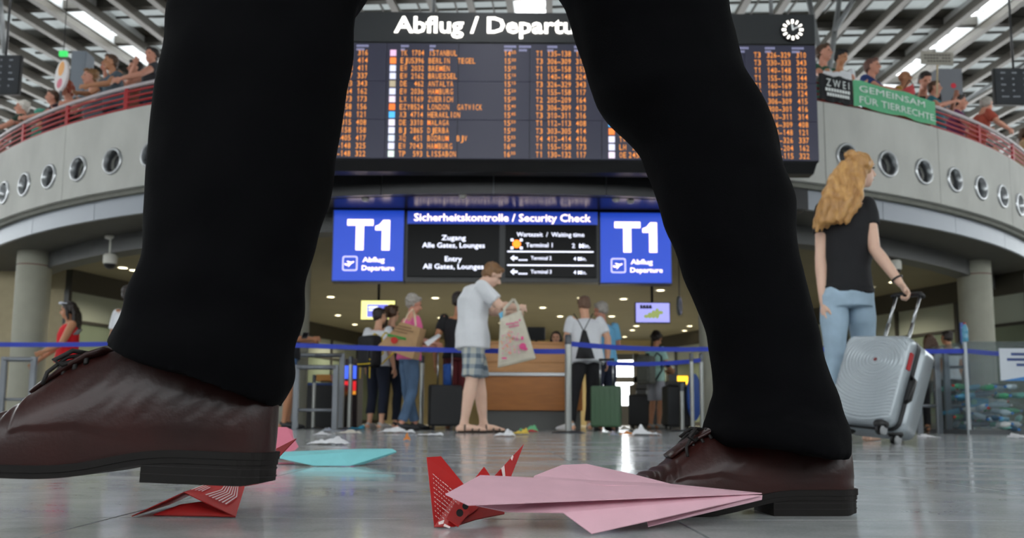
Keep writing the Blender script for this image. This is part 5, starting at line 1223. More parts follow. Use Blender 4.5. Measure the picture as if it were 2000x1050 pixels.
# --- turquoise plane and the pink one beside it
tq, c = plane('turquoise paper plane lying beyond the lifted shoe', [[W3(545, 893, 2.02), W3(774, 881, 2.1), W3(650, 910, 2.0)]], M_TEAL)
t1, t2, t3, t4, t5, t6 = W3(540, 893, 2.03), W3(553, 882, 2.12), W3(712, 876, 2.16), W3(766, 876, 2.14), W3(774, 881, 2.12), W3(660, 884, 2.05)
sheet(tq, 'near_wing', [[t1, t6, t3, t2], [t6, t5, t4, t3]], M_TEAL); k1, k2 = W3(612, 910, 2.0), W3(683, 910, 2.005)
sheet(tq, 'keel', [[t1, k1, t6], [k1, k2, t6], [t6, k2, t5]], M_TEAL); sheet(tq, 'keel_back', [[k2, W3(710, 906, 2.05), W3(774, 883, 2.125), t5]], M_TEAL)
p2, c = plane('small pink paper plane half hidden by the lifted shoe', [[W3(470, 860, 2.3), W3(570, 838, 2.35)]], M_PINK)
DP = mat('deep_pink_paper', '#d8788e', .75)
sheet(p2, 'wing', [[W3(455, 862, 2.25), W3(520, 833, 2.38), W3(560, 834, 2.4), W3(571, 840, 2.4), W3(574, 862, 2.33), W3(560, 884, 2.24), W3(500, 890, 2.2)]], DP)
sheet(p2, 'nose', [[W3(574, 855, 2.34), W3(583, 872, 2.3), W3(576, 879, 2.27), W3(560, 882, 2.24)]], DP); sheet(p2, 'keel', [[W3(470, 905, 2.12), W3(572, 903, 2.12), W3(576, 911, 2.08), W3(470, 913, 2.08)]], DP)
# --- litter further back: crumpled sheets lying on the floor
def litter(label, x0, x1, ytop, ybot, m, seed=0, peak=.5, cat='paper', name='paper_sheet', tilt=0., depth=.16):
    Yc = atZ((x0+x1)/2, ybot, .0).y; a, b = floor_at(x0, Yc), floor_at(x1, Yc); w = b.x-a.x; h = max(.012, (ybot-ytop)/FPX*Yc)
    r = empty(name, ((a.x+b.x)/2, Yc+depth/2, 0), tilt, label, cat, 'paper litter on the floor'); bm = bmesh.new(); NX, NY = 12, 7; G = []
    for j in range(NY+1):
        row = []
        for i in range(NX+1):
            u, v = i/NX, j/NY; e = math.exp(-((u-peak)/.22)**2); z = .002+h*(.15+.5*e*v**.6+.55*abs(noise.noise((u*4+seed, v*3+seed, seed)))*(.3+.7*v))
            row.append(bm.verts.new(((u-.5)*w*(1-.12*v)+.02*w*noise.noise((v*3, seed, u)), (v-.5)*depth+.01*noise.noise((u*3, v, seed)), z if 0 < i < NX else z*.4+.001)))
        G.append(row)
    for j in range(NY):
        for i in range(NX): bm.faces.new((G[j][i], G[j][i+1], G[j+1][i+1], G[j+1][i]))
    me = bpy.data.meshes.new('sheet'); bm.to_mesh(me); bm.free(); o = link('sheet', me, m, r); sd = o.modifiers.new('t', 'SOLIDIFY'); sd.thickness = .0015; sd.offset = 0
    return r
M_CREAMP = mat('cream_paper', '#cfcabd', .8); M_ORP = mat('orange_paper', '#d8843a', .7); M_BLUEP = mat('blue_paper', '#2c8fae', .7); M_GRNP = mat('green_paper', '#6fc08a', .7); M_YELP = mat('yellow_paper', '#d6b84a', .7); M_GREYPL = mat('clear_plastic', '#9aa0a6', .25)
litter('crumpled white paper just beyond the turquoise plane', 601, 676, 850, 869, M_WPAP, 1, .62)
litter('thin white scrap at the foot of the grey gate frame', 612, 642, 842, 850, M_WPAP, 2, .3)
litter('cream folded sheet left of the red-laced sneakers', 652, 704, 838, 847, M_CREAMP, 3, .5)
litter('grey plastic scrap near the grey gate frame', 622, 662, 834, 843, M_GREYPL, 4, .3)
litter('blue folded paper in front of the steel post', 680, 711, 828, 839, M_BLUEP, 5, .85)
litter('large white crumpled paper at the feet of the pink-topped woman', 737, 812, 830, 846, M_WPAP, 6, .4)
litter('flat white sheet in front of the black suitcase', 811, 866, 843, 851, M_WPAP, 7, .9, depth=.2)
litter('small orange scrap standing up on the floor', 789, 801, 841, 862, M_ORP, 8, .4, depth=.05)
litter('white leaflet in front of the plaid-shorts man', 964, 1008, 836, 853, M_WPAP, 9, .7)
litter('green-edged leaflet leaning towards the white sneakers', 1012, 1052, 826, 843, M_GRNP, 10, .8)
litter('yellow paper strip beside the white leaflet', 1000, 1034, 834, 849, M_YELP, 11, .8, depth=.07)
litter('small red wrapper under the green-edged leaflet', 1024, 1052, 836, 844, M_REDP, 12, .5, depth=.08)
litter('white folded paper below the green suitcase, right of the others', 1236, 1292, 828, 851, M_WPAP, 13, .35)
litter('orange scrap left of the white folded paper', 1212, 1240, 840, 849, M_ORP, 14, .6)
litter('shiny crinkled wrapper below the green suitcase', 1190, 1212, 838, 852, mat('foil', '#c9ced4', .2, .6), 15, .5)
litter('pale sheet behind the orange scrap', 1206, 1240, 832, 840, M_CREAMP, 16, .5)
litter('white scrap on the floor right of the silver suitcase', 1806, 1836, 846, 855, M_WPAP, 17, .5)
litter('orange scrap at the corner of the clear bottle bin', 1870, 1896, 835, 846, M_ORP, 18, .7)
litter('white paper at the right edge of the frame', 1986, 2010, 842, 856, M_WPAP, 19, .5)
# ================================================================== BAGS, SUITCASES, BIN
def case(label, px, Y, w, h, d, m, rz, handle=.35, group='suitcases in the queue', ribs=True):
    p = floor_at(px, Y); s = empty('suitcase', p, rz, label, 'suitcase', group)
    bm = bmesh.new(); box(bm, (0, 0, .05+h/2), (w, d, h)); bevel(bm, .035, 4); build('body', bm, m, s, smooth=True)
    if ribs:
        for i in range(5):
            bm = bmesh.new(); box(bm, ((i-2)*w*.17, -d/2, .05+h/2), (.012, .008, h*.82)); bevel(bm, .003, 1); build('rib', bm, m, s)
    bm = bmesh.new(); box(bm, (0, 0, .05+h/2), (w+.004, .018, h+.004)); bevel(bm, .03, 3); build('zip_band', bm, M_ZIP, s)
    for sx in (-1, 1):
        bm = bmesh.new(); tube(bm, [(sx*w*.22, d*.25, h+.03), (sx*w*.22, d*.25, h+.05+handle)], .009, 8); build('handle_rod', bm, M_STEEL, s, smooth=True)
        for sy in (-1, 1):
            bm = bmesh.new(); lathe(bm, [(.001, .012), (.026, .012), (.028, .0), (.026, -.012), (.001, -.012)], (sx*w*.36, sy*d*.32, .028), 14, Matrix.Rotation(PI/2, 3, 'Y')); build('wheel', bm, M_BLK2, s, smooth=True)
    bm = bmesh.new(); tube(bm, [(-w*.26, d*.25, h+.05+handle), (w*.26, d*.25, h+.05+handle)], .015, 10); build('grip', bm, M_BLK2, s, smooth=True)
    return s
case('black fabric suitcase with raised handle left of the plaid shorts', 869, 9.75, .40, .50, .24, mat('black_case', '#17171a', .55), math.radians(12), .42, ribs=False)
case('green hard-shell suitcase with raised handle beside the young man', 1184, 9.75, .36, .50, .24, mat('green_case', '#47654a', .4), math.radians(-14), .33)
case('dark upright suitcase on the far right of the queue near the blue sign', 1322, 12.4, .40, .62, .26, mat('dark_case', '#26272a', .5), .2, .02, ribs=False)
case('black suitcase standing behind the grey backpack boy', 1252, 14.2, .42, .55, .26, mat('black_case_far', '#1b1b1e', .5), -.3, .1, ribs=False)
# tote bag of the bending man
def bag_mesh(P, d, seed, m, parent, name='bag', nx=16, nz=16, bulge=.05):
    """soft bag from four front corners (tl, tr, br, bl), thickness d, bulging"""
    tl, tr, br, bl = [Vector(p) for p in P]; bm = bmesh.new(); n = (tr-tl).cross(tl-bl).normalized(); sides = []
    for sgn in (1, -1):
        G = []
        for j in range(nz+1):
            v = j/nz; row = []
            for i in range(nx+1):
                u = i/nx; p = tl.lerp(tr, u).lerp(bl.lerp(br, u), v); e = (math.sin(PI*u)**.6)*(math.sin(PI*min(1, .12+v*.80))**.7); wv = .010*noise.noise((u*5+seed, v*5, seed))+.006*noise.noise((u*13, v*11, seed))
                row.append(bm.verts.new(p+n*sgn*(d/2*e+wv*(1 if e > .1 else 0)+.004)))
            G.append(row)
        for j in range(nz):
            for i in range(nx): bm.faces.new((G[j][i], G[j][i+1], G[j+1][i+1], G[j+1][i]))
        sides.append(G)
    A, B = sides; rim = lambda G: [G[0][i] for i in range(nx+1)]+[G[j][nx] for j in range(1, nz+1)]+[G[nz][i] for i in range(nx-1, -1, -1)]+[G[j][0] for j in range(nz-1, 0, -1)]
    ra, rb = rim(A), rim(B)
    for k in range(len(ra)): bm.faces.new((ra[k], ra[(k+1) % len(ra)], rb[(k+1) % len(ra)], rb[k]))
    return build(name, bm, m, parent, smooth=True)
TY = 7.55
def wp_(x, y, Y=TY): return atY(x, y, Y)
t = empty('tote_bag', (0, 0, 0), 0, 'cream cloth tote bag with pink print held by the bending man', 'bag')
M_CANV = mat('cream_canvas', '#c9c3b2', .9, var=.06, vscale=12, bump=.1, bscale=300)
bag_mesh([wp_(977, 622), wp_(1018, 606), wp_(1047, 700), wp_(972, 718)], .12, 3, M_CANV, t, 'body')
for xa, ya, xb, yb, dd in ((985, 622, 1003, 584, -.05), (1012, 612, 1003, 584, .05)):
    bm = bmesh.new(); tube(bm, [wp_(xa, ya, TY-.02), wp_(xa, (ya+yb)/2, TY+dd*.5), wp_(xb, yb, TY)], [(.014, .004)]*3, 8); build('handle', bm, M_CANV, t, smooth=True)
M_PKPR = mat('pink_print', '#d9528a', .8); M_ORPR = mat('peach_print', '#dd9a7c', .8); M_LPK = mat('pale_pink_print', '#dc9db0', .8)
def blots(nm, lst, m, root, Y):
    bm = bmesh.new()
    for x, y, rx, ry in lst: bm.faces.new([bm.verts.new(wp_(x+rx*math.cos(a), y+ry*math.sin(a), Y)) for a in [2*PI*i/10 for i in range(10)]])
    setp(build_flat(nm, bm, m, root), kind='stuff')
random.seed(5)
TPY = TY-.085
blots('pink_print', [(1021, 676, 7, 7), (1020, 660, 3, 4), (1026, 681, 5, 3), (985, 699, 6, 2)]+[(990+4.2*i, 632-.9*i+random.uniform(-2, 2), 1.7, 2.2) for i in range(7)]+[(996+4*i, 638-.8*i, 1.6, 1.8) for i in range(5)], M_PKPR, t, TPY)
blots('scattered_print', [(random.uniform(980, 1014), random.uniform(648, 690), random.uniform(1, 2.4), random.uniform(1, 2.6)) for _ in range(38)], M_LPK, t, TPY)
blots('peach_print', [(random.uniform(978, 1006), random.uniform(646, 690), random.uniform(1, 2.2), random.uniform(1, 2.4)) for _ in range(22)], M_ORPR, t, TPY-.002)
bm = bmesh.new(); bm.faces.new([bm.verts.new(wp_(x, y, TY-.01)) for x, y in ((974, 612), (984, 606), (986, 618), (978, 624))]); sd = build_flat('blue_leaflet', bm, mat('leaflet_blue', '#6fb6d8', .7), t); m_ = sd.modifiers.new('s', 'SOLIDIFY'); m_.thickness = .002
# brown paper carrier of the pink woman
BYY = 9.1
t = empty('shopping_bag', (0, 0, 0), 0, 'brown paper-coloured shopping bag on the shoulder of the pink-topped woman', 'bag'); M_KRAFT = mat('kraft_brown', '#b18d66', .8, var=.06, vscale=10)
P = [wp_(783, 628, BYY), wp_(821, 640, BYY), wp_(806, 701, BYY), wp_(737, 676, BYY)]
bm = bmesh.new(); off = Vector((.05, .16, .0)); A = [bm.verts.new(p) for p in P]; B = [bm.verts.new(p+off) for p in P]; bm.faces.new(A); bm.faces.new(B[::-1])
for k in range(4): bm.faces.new((A[k], B[k], B[(k+1) % 4], A[(k+1) % 4]))
bevel(bm, .008, 2); build('body', bm, M_KRAFT, t)
bm = bmesh.new(); tube(bm, [wp_(788, 630, BYY), wp_(797, 612, BYY+.05), wp_(806, 603, BYY+.15), wp_(810, 615, BYY+.2), wp_(812, 636, BYY)], [(.012, .004)]*5, 8); build('handle', bm, mat('cream_strap', '#d9c7a8', .8), t)
def strip(nm, pts, m, root, Y): bm = bmesh.new(); bm.faces.new([bm.verts.new(wp_(x, y, Y)) for x, y in pts]); build_flat(nm, bm, m, root)
strip('green_band', [(757, 651), (793, 659), (793, 664), (756, 656)], mat('print_green', '#3f8a3c', .8), t, BYY-.012)
blots('red_tomato', [(770, 664, 7, 6.5)], mat('print_red', '#c4322a', .8), t, BYY-.013)
bm = bmesh.new()
for r_, (x0, y0, n) in enumerate(((776, 634, 7), (772, 639, 9), (768, 644, 7))):
    for i in range(n): bm.faces.new([bm.verts.new(wp_(x0+i*4+a, y0+i*.9+b, BYY-.012)) for a, b in ((0, 0), (3, .6), (3, 2.4), (0, 1.8))])
setp(build_flat('small_print', bm, mat('print_brown', '#5d4630', .8), t), kind='stuff')
# sheet of paper in her hands
bm = bmesh.new(); bm.faces.new([bm.verts.new(p) for p in (wp_(828, 668, 9.2), wp_(856, 651, 9.25), wp_(862, 655, 9.3), wp_(836, 676, 9.2))]); o = build_flat('paper_sheet', bm, M_WPAP); s2 = o.modifiers.new('t', 'SOLIDIFY'); s2.thickness = .002
setp(o, 'white sheet of paper held by the pink-topped woman', 'paper')
# backpacks
def backpack(label, cx, cy, Y, w, h, d, m, rz, straps=None, trim=None, name='backpack', tilt=0.):
    p = wp_(cx, cy, Y); b = empty(name, p, rz, label, 'backpack', 'backpacks'); bm = bmesh.new()
    box(bm, (0, 0, 0), (w, d, h)); bevel(bm, min(w, d)*.32, 4); ob = build('body', bm, m, b, smooth=True)
    bm = bmesh.new(); box(bm, (0, -d*.45, -h*.18), (w*.72, d*.35, h*.42)); bevel(bm, .02, 3); build('pocket', bm, m, b, smooth=True)
    for sx in (-1, 1):
        bm = bmesh.new(); tube(bm, [(sx*w*.3, d*.5, h*.40), (sx*w*.36, d*.9, h*.62), (sx*w*.36, d*1.6, h*.50), (sx*w*.34, d*1.7, 0), (sx*w*.34, d*.6, -h*.4)], [(.020, .006)]*5, 8, side=(1, 0, 0)); build('strap', bm, trim or m, b, smooth=True)
    return b
M_YTRIM = mat('yellow_trim', '#d8b928', .7); M_BPK = mat('black_nylon', '#17171a', .7, var=.1)
bp = backpack('black backpack with yellow trim hanging low on the navy-jeans woman', 722, 686, 9.95, .30, .40, .18, M_BPK, math.radians(-40), trim=M_YTRIM)
for z in (-.16, -.11):
    bm = bmesh.new(); box(bm, (0, -.085, z), (.24, .02, .018)); build('yellow_band', bm, M_YTRIM, bp)
for sx in (-.1, .08):
    bm = bmesh.new(); box(bm, (sx, -.06, -.26), (.014, .006, .16)); build('yellow_tail', bm, M_YTRIM, bp)
backpack('grey-green backpack on the back of the boy in mint', 1262, 722, 12.95, .30, .46, .16, mat('grey_nylon', '#62645c', .7, var=.1), math.radians(-50), trim=M_BPK)
# drawstring bag of the young man
DYY = 9.72
t = empty('drawstring_bag', (0, 0, 0), 0, 'black drawstring bag on the back of the young man in white', 'bag', 'backpacks')
bag_mesh([wp_(1137, 645, DYY), wp_(1145, 645, DYY), wp_(1162, 700, DYY), wp_(1124, 700, DYY)], .10, 8, M_BPK, t, 'body')
for x in (1121, 1158):
    bm = bmesh.new(); tube(bm, [wp_(1140, 646, DYY), wp_((1140+x)/2, 628, DYY+.02), wp_(x, 612, DYY+.10)], .006, 6); build('cord', bm, M_BPK, t, smooth=True)
# phones
for lab, px, py, Y in (('black phone in the hand of the woman in red', 152, 648, 10.05), ('dark phone held by the person in denim shorts', 596, 655, 9.7), ('dark phone in the hands of the boy in mint', 1304, 712, 12.9)):
    bm = bmesh.new(); box(bm, (0, 0, 0), (.07, .012, .13), Matrix.Rotation(-.9, 3, 'X')); bevel(bm, .004, 1); o = build('phone', bm, M_BLK2); o.location = wp_(px, py, Y); setp(o, lab, 'phone', 'mobile phones')
# white sunglasses on the head of the woman in red
hp = REDW[3]; fw = REDW[2]; bm = bmesh.new()
for s in (-1, 1): ball(bm, fw(hp(s*.034, .075, .105)), (.034, .022, .022))
tube(bm, [fw(hp(-.085, -.02, .09)), fw(hp(-.06, .06, .105)), fw(hp(.06, .06, .105)), fw(hp(.085, -.02, .09))], .007, 6)
setp(build('sunglasses', bm, mat('pale_glasses', '#cdd2de', .2), smooth=True), 'pale sunglasses pushed up on the dark hair of the woman in red', 'sunglasses')
# blue bag of the man in black shirt
t = empty('shoulder_bag', (0, 0, 0), 0, 'blue bag hanging beside the man with dark red shorts', 'bag', 'backpacks'); bag_mesh([wp_(865, 712, 9.9), wp_(882, 709, 9.9), wp_(883, 752, 9.9), wp_(866, 756, 9.9)], .10, 4, mat('blue_bag', '#1f4f9a', .7), t, 'body')
bm = bmesh.new(); tube(bm, [wp_(868, 712, 9.9), wp_(872, 690, 9.95), wp_(879, 711, 9.9)], .008, 6); build('handle', bm, M_BPK, t)
# blue oval sign on stand at the right of the queue
p = floor_at(1356, 12.2); s = empty('oval_sign', p, .25, 'tall blue oval standing sign beside the right trouser leg', 'sign'); bm = bmesh.new()
lathe(bm, [(.001, .018), (1., .018), (1., -.018), (.001, -.018)], seg=32, M=Matrix.Diagonal((.12, 1, .36)) @ Matrix.Rotation(PI/2, 3, 'X')); bmesh.ops.translate(bm, verts=bm.verts, vec=(0, 0, .50)); build('panel', bm, mat('sign_deep_blue', '#1d4fa8', .4), s)
bm = bmesh.new(); box(bm, (0, .03, .25), (.03, .02, .5)); box(bm, (0, 0, .01), (.22, .2, .02)); build('stand', bm, M_GATE, s)
# ---- clear bottle bin on the right
BYN = 8.9; b0, b1 = floor_at(1891, BYN), floor_at(2030, BYN); bw_ = b1.x-b0.x; bh = atY(1950, 668, BYN).z
bn = empty('bottle_bin', ((b0.x+b1.x)/2, BYN+.4, 0), 0, 'clear plastic bin full of bottles at the right edge', 'bin')
def acryl():
    m = bpy.data.materials.new('clear_acrylic'); m.use_nodes = True; nt = m.node_tree; nt.nodes.clear(); o = nt.nodes.new('ShaderNodeOutputMaterial'); a = nt.nodes.new('ShaderNodeBsdfTransparent'); g = nt.nodes.new('ShaderNodeBsdfGlossy'); d = nt.nodes.new('ShaderNodeBsdfDiffuse'); x = nt.nodes.new('ShaderNodeMixShader'); y = nt.nodes.new('ShaderNodeMixShader')
    a.inputs[0].default_value = (.9, .93, .94, 1); g.inputs['Roughness'].default_value = .08; d.inputs[0].default_value = lin('#a9b4bb'); x.inputs[0].default_value = .10; y.inputs[0].default_value = .07
    nt.links.new(a.outputs[0], x.inputs[1]); nt.links.new(g.outputs[0], x.inputs[2]); nt.links.new(x.outputs[0], y.inputs[1]); nt.links.new(d.outputs[0], y.inputs[2]); nt.links.new(y.outputs[0], o.inputs[0]); return m
M_ACR = acryl(); hw = bw_/2
for nm, c, s in (('front_pane', (0, -.4, bh/2+.02), (bw_, .008, bh-.04)), ('back_pane', (0, .4, bh/2+.02), (bw_, .008, bh-.04)), ('side_pane', (-hw, 0, bh/2+.02), (.008, .8, bh-.04)), ('side_pane', (hw, 0, bh/2+.02), (.008, .8, bh-.04)), ('lid', (0, 0, bh), (bw_+.02, .82, .02))):
    bm = bmesh.new(); box(bm, c, s); build(nm, bm, M_ACR, bn)
bm = bmesh.new(); box(bm, (0, 0, .025), (bw_+.02, .84, .05)); build('base', bm, mat('bin_base', '#4c4f52', .5), bn)
for sx in (-1, 1):
    bm = bmesh.new(); box(bm, (sx*hw, -.4, bh/2), (.03, .03, bh)); build('corner_profile', bm, mat('clear_profile', '#b5bcc0', .3), bn)
bm = bmesh.new(); x0, x1 = floor_at(1957, BYN).x-bn.location.x, hw-.05; z1_, z0_ = atY(1980, 680, BYN).z, atY(1980, 743, BYN).z; box(bm, ((x0+x1)/2, -.409, (z0_+z1_)/2), (x1-x0, .004, z1_-z0_)); po = build('poster', bm, mat('poster_white', '#c9d0d8', .6), bn)
bm = bmesh.new()
for q, (fxr, n) in enumerate(((.35, 4), (.22, 5), (.5, 3))):
    for i in range(n): xx = x0+(x1-x0)*(fxr+.12*i); zz = z1_-.05-.06*q; bm.faces.new([bm.verts.new((xx+a, -.413, zz+b)) for a, b in ((0, 0), (.06, 0), (.06, -.032), (0, -.032))])
build_flat('blue_print', bm, mat('print_navy', '#44588f', .6), po)
bm = bmesh.new(); bm.faces.new([bm.verts.new((a, -.412, b)) for a, b in ((x0+.02, z0_), (x1, z0_), (x1, z0_+.06), (x0+.12, z0_+.02))]); build_flat('blue_corner', bm, mat('print_blue2', '#3f7fc0', .6), po)
random.seed(21)
BOTC = [mat('bottle_green', '#5fb98a', .15, trans=.3), mat('bottle_clear', '#b9cdd6', .12, trans=.3), mat('bottle_blue', '#5fa8c8', .15, trans=.3), mat('bottle_white', '#d4d6d4', .4), mat('bottle_teal', '#7fc0b4', .15, trans=.3), mat('bottle_dark', '#3c5668', .2)]
def bottle_mesh(m):
    bm = bmesh.new(); lathe(bm, [(.001, 0), (.03, 0), (.033, .01), (.033, .08), (.030, .09), (.033, .10), (.033, .15), (.020, .185), (.012, .195), (.012, .215), (.001, .215)], seg=12); me = bpy.data.meshes.new('bottle'); bm.to_mesh(me); bm.free(); me.shade_smooth(); me.materials.append(m); return me
def cap_mesh(m):
    bm = bmesh.new(); lathe(bm, [(.014, .205), (.014, .222), (.001, .222)], seg=10); me = bpy.data.meshes.new('cap'); bm.to_mesh(me); bm.free(); me.materials.append(m); return me
BM_ = [bottle_mesh(m) for m in BOTC]; CAPM = [cap_mesh(mat('cap_blue', '#2f6fb0', .5)), cap_mesh(mat('cap_white', '#d8d8d8', .5)), cap_mesh(mat('cap_red', '#b03028', .5))]
colours = ['green', 'clear', 'pale blue', 'milky white', 'teal', 'dark blue']
for i in range(84):
    lay = i//14; z = .10+lay*.085+random.uniform(-.02, .02); x = random.uniform(-hw+.12, hw-.16); y = random.uniform(-.30, .26) if i % 3 else -.30
    ci = random.randrange(6); o = link('bottle', BM_[ci], None); o.location = bn.location+Vector((x, y, z)); o.rotation_euler = (random.uniform(1.2, 1.9), random.uniform(0, 3), random.uniform(0, 6.28))
    setp(o, 'empty %s plastic bottle lying in the clear bin' % colours[ci], 'bottle', 'bottles in the clear bin')
    c_ = link('cap', CAPM[i % 3], None, o)
o = link('bottle', BM_[2], None); o.location = bn.location+Vector((floor_at(1903, BYN).x-bn.location.x, -.3, bh+.012)); o.scale = (1.0, 1.0, 1.0); setp(o, 'blue plastic bottle standing on top of the clear bin', 'bottle'); link('cap', CAPM[2], None, o)
# white-blue vertical stand sign behind the bin
p = floor_at(1888, 10.6); s = empty('stand_sign', p, 0, 'narrow blue and white upright sign left of the blue bottle', 'sign'); bm = bmesh.new(); box(bm, (0, 0, 1.32), (.06, .03, .30)); build('panel', bm, mat('stand_sign_blue', '#4a64a8', .5), s); bm = bmesh.new(); box(bm, (0, -.017, 1.30), (.03, .004, .2)); build('white_panel', bm, M_WHT, s); bm = bmesh.new(); tube(bm, [(0, 0, .0), (0, 0, 1.2)], .012, 8); lathe(bm, [(.001, .02), (.1, .015), (.1, 0)], seg=16); build('stand', bm, M_GATE, s)
# dark shoe of someone stepping into the frame at the right edge
sp = atZ(1988, 891, 0)
add('person in black trousers whose dark shoe tip enters at the right edge', sp+Vector((.50, .14, 0)), math.radians(90), 1.75, skin='tan', shirt=cloth('grey_polo', '#4a4c50'), trousers=BLACK_C, hair=H_DARK, shoes=mat('black_shoe', '#161618', .45), group=None, pose=dict(knL=(-.10, .16, .50), anL=(-.11, .24, .09), toL=(-.12, .42, .03), knR=(.1, -.05, .5), anR=(.10, -.2, .09), toR=(.12, -.02, .03), wrL=(-.245, -.03, .875), wrR=(.245, .0, .875), elL=(-.235, -.06, 1.12)))
# background furniture in the security area
def bgbox(name, label, cat, px0, px1, y0, y1, Y, d, m, extra=None):
    a, b = atY(px0, y1, Y), atY(px1, y0, Y); r = empty(name, ((a.x+b.x)/2, Y+d/2, 0), 0, label, cat); z0, z1 = max(0, a.z), b.z
    bm = bmesh.new(); box(bm, (0, 0, (z0+z1)/2), (b.x-a.x, d, z1-z0)); bevel(bm, .012, 2); build('body', bm, m, r)
    return r, b.x-a.x, z0, z1
r, w_, z0, z1 = bgbox('ticket_machine', 'dark kiosk with blue and red screen left of the yellow-trimmed backpack', 'kiosk', 664, 700, 700, 838, 13.5, .5, mat('kiosk_dark', '#3a2a30', .5))
bm = bmesh.new(); box(bm, (0, -.255, z0+(z1-z0)*.80), (w_*.8, .01, .22)); build('screen', bm, mat('kiosk_blue', '#3a5ae0', .5, emit=.5), r); bm = bmesh.new(); box(bm, (0, -.256, z0+(z1-z0)*.60), (w_*.8, .01, .16)); build('red_panel', bm, mat('kiosk_red', '#d02028', .5, emit=.35), r)
bm = bmesh.new(); box(bm, (0, -.257, z0+(z1-z0)*.50), (w_*.8, .01, .06)); build('orange_panel', bm, mat('kiosk_orange', '#e09030', .5, emit=.3), r)
r, w_, z0, z1 = bgbox('conveyor_counter', 'dark baggage conveyor seen through the grey gate frame', 'counter', 590, 655, 752, 838, 12.5, 1.2, mat('conveyor_dark', '#222326', .5))
bm = bmesh.new(); box(bm, (0, 0, z1+.02), (w_*1.02, 1.22, .04)); build('top', bm, mat('conveyor_blue', '#25407e', .5), r)
r, w_, z0, z1 = bgbox('luggage_tray', 'orange tray on the baggage conveyor', 'tray', 617, 646, 731, 744, 12.6, .4, mat('tray_orange', '#c98a3c', .5)); r.location.z = .0
for lab, a, b, yy in (('dark inspection table behind the green suitcase', 1244, 1300, 0), ('dark inspection table behind the boy in mint', 1300, 1340, 1)):
    r, w_, z0, z1 = bgbox('inspection_table', lab, 'table', a, b, 748-4*yy, 838, 16+yy, 1., mat('table_dark', '#2b2a28', .5)); bm = bmesh.new(); box(bm, (0, -.1, z1+.15), (w_*.4, .3, .28)); build('scanner', bm, M_BLK2, r)
r, w_, z0, z1 = bgbox('lit_cabinet', 'glowing yellow display cabinet right of the boy in mint', 'cabinet', 1313, 1345, 732, 752, 19, .5, mat('cab_dark', '#5a4a20', .5)); bm = bmesh.new(); box(bm, (0, -.26, (z0+z1)/2), (w_*.9, .01, (z1-z0)*.8)); build('panel', bm, mat('cab_glow', '#f0b428', .5, emit=.9), r); bm = bmesh.new(); box(bm, (0, 0, z0/2), (w_*.6, .3, z0)); build('stand', bm, M_DKFR, r)
# ================================================================== THE GALLERY CROWD
DECK = 3.80
_gi = [0]
def gper(px, pytop, label, rzoff=0., R=None, H=None, **k):
    _gi[0] += 1
    if R is None: R = GR-(.46, .92)[_gi[0] % 2]
    a, _ = ang_at(px, 150, R); p = gp(a, R, DECK); rr_ = ray(px, pytop); zt = CAM_H+rr_.z*(p.y/rr_.y)
    h = H or max(1.2, min(2.05, (zt-DECK)*(1+.10*k.get('lean', 0))))
    k.setdefault('vox', .015); k.setdefault('trousers', NAVY_J); k.setdefault('shoes', None); k.setdefault('group', 'people along the gallery railing')
    # people face outwards, towards the hall
    r = add(label, p, PI+a+rzoff, h, **k); return r, zt-DECK
ON_RAIL = dict(elL=(-.30, .22, 1.17), wrL=(-.20, .42, 1.10), elR=(.30, .22, 1.17), wrR=(.20, .42, 1.10))
G = []
G.append(gper(1609, 70, 'man in dark green T-shirt standing beside the departures board', .1, skin='pink', shirt=cloth('green_tee', '#28523f'), hair=H_BROWN, pose=ON_RAIL, headturn=(.2, 0)))
G.append(gper(1634, 107, 'person in white top and black cap behind the black banner', -.3, skin='tan', shirt=WHITE_T, hair=mat('cap_black', '#18181a', .7), lean=.2, headturn=(.6, -.4)))
G.append(gper(1702, 105, 'man in navy blue T-shirt and cap above the green banner', .25, skin='pink', shirt=cloth('navy_tee', '#2a3d78'), hair=mat('cap_brown', '#6a4a42', .7), pose=ON_RAIL))
G.append(gper(1765, 138, 'bald man with a yellow scarf above the green banner', .2, skin='tan', shirt=cloth('ochre_scarf', '#a8802c'), hair=None, hairstyle='bald'))
G.append(gper(1788, 153, 'person in black T-shirt bending over the green banner', -.7, lean=.45, skin='pink', shirt=BLACK_C, hair=H_DARK, headturn=(0, -.5)))
G.append(gper(1822, 158, 'person with raised arms holding the cardboard placard', .2, skin='pink', shirt=cloth('teal_top', '#2a6a78'), hair=H_BROWN, pose=dict(elL=(-.30, .15, 1.25), wrL=(-.10, .28, 1.42), elR=(.30, .15, 1.2), wrR=(.06, .30, 1.30))))
G.append(gper(1854, 183, 'person in purple top right of the green banner', .3, skin='pink', shirt=cloth('purple_tee', '#6b2a58'), hair=H_DARK, pose=ON_RAIL, lean=.15))
G.append(gper(1897, 191, 'grey-haired person in rust red shirt leaning on the red railing', .8, lean=.3, skin='pink', shirt=cloth('rust_shirt', '#a84a38'), hair=H_GREY, pose=ON_RAIL, sleeve=.7, headturn=(.4, 0)))
G.append(gper(1941, 225, 'balding sunburnt person in brown shirt by the dark monitor', .4, skin='tan', shirt=cloth('brown_shirt', '#7d4a3a'), hair=H_WHITE, hairstyle='fringe', pose=ON_RAIL))
G.append(gper(1973, 246, 'brown-haired person in beige top at the far right of the railing', .2, skin='tan', shirt=cloth('beige_top', '#a98a68'), hair=H_BROWN, hairstyle='long', lean=.25, pose=ON_RAIL))
G.append(gper(2014, 268, 'person in grey-brown shirt cut by the right edge on the gallery', 0, skin='tan', shirt=cloth('taupe_shirt', '#7a6456'), hair=H_DARK, pose=ON_RAIL))
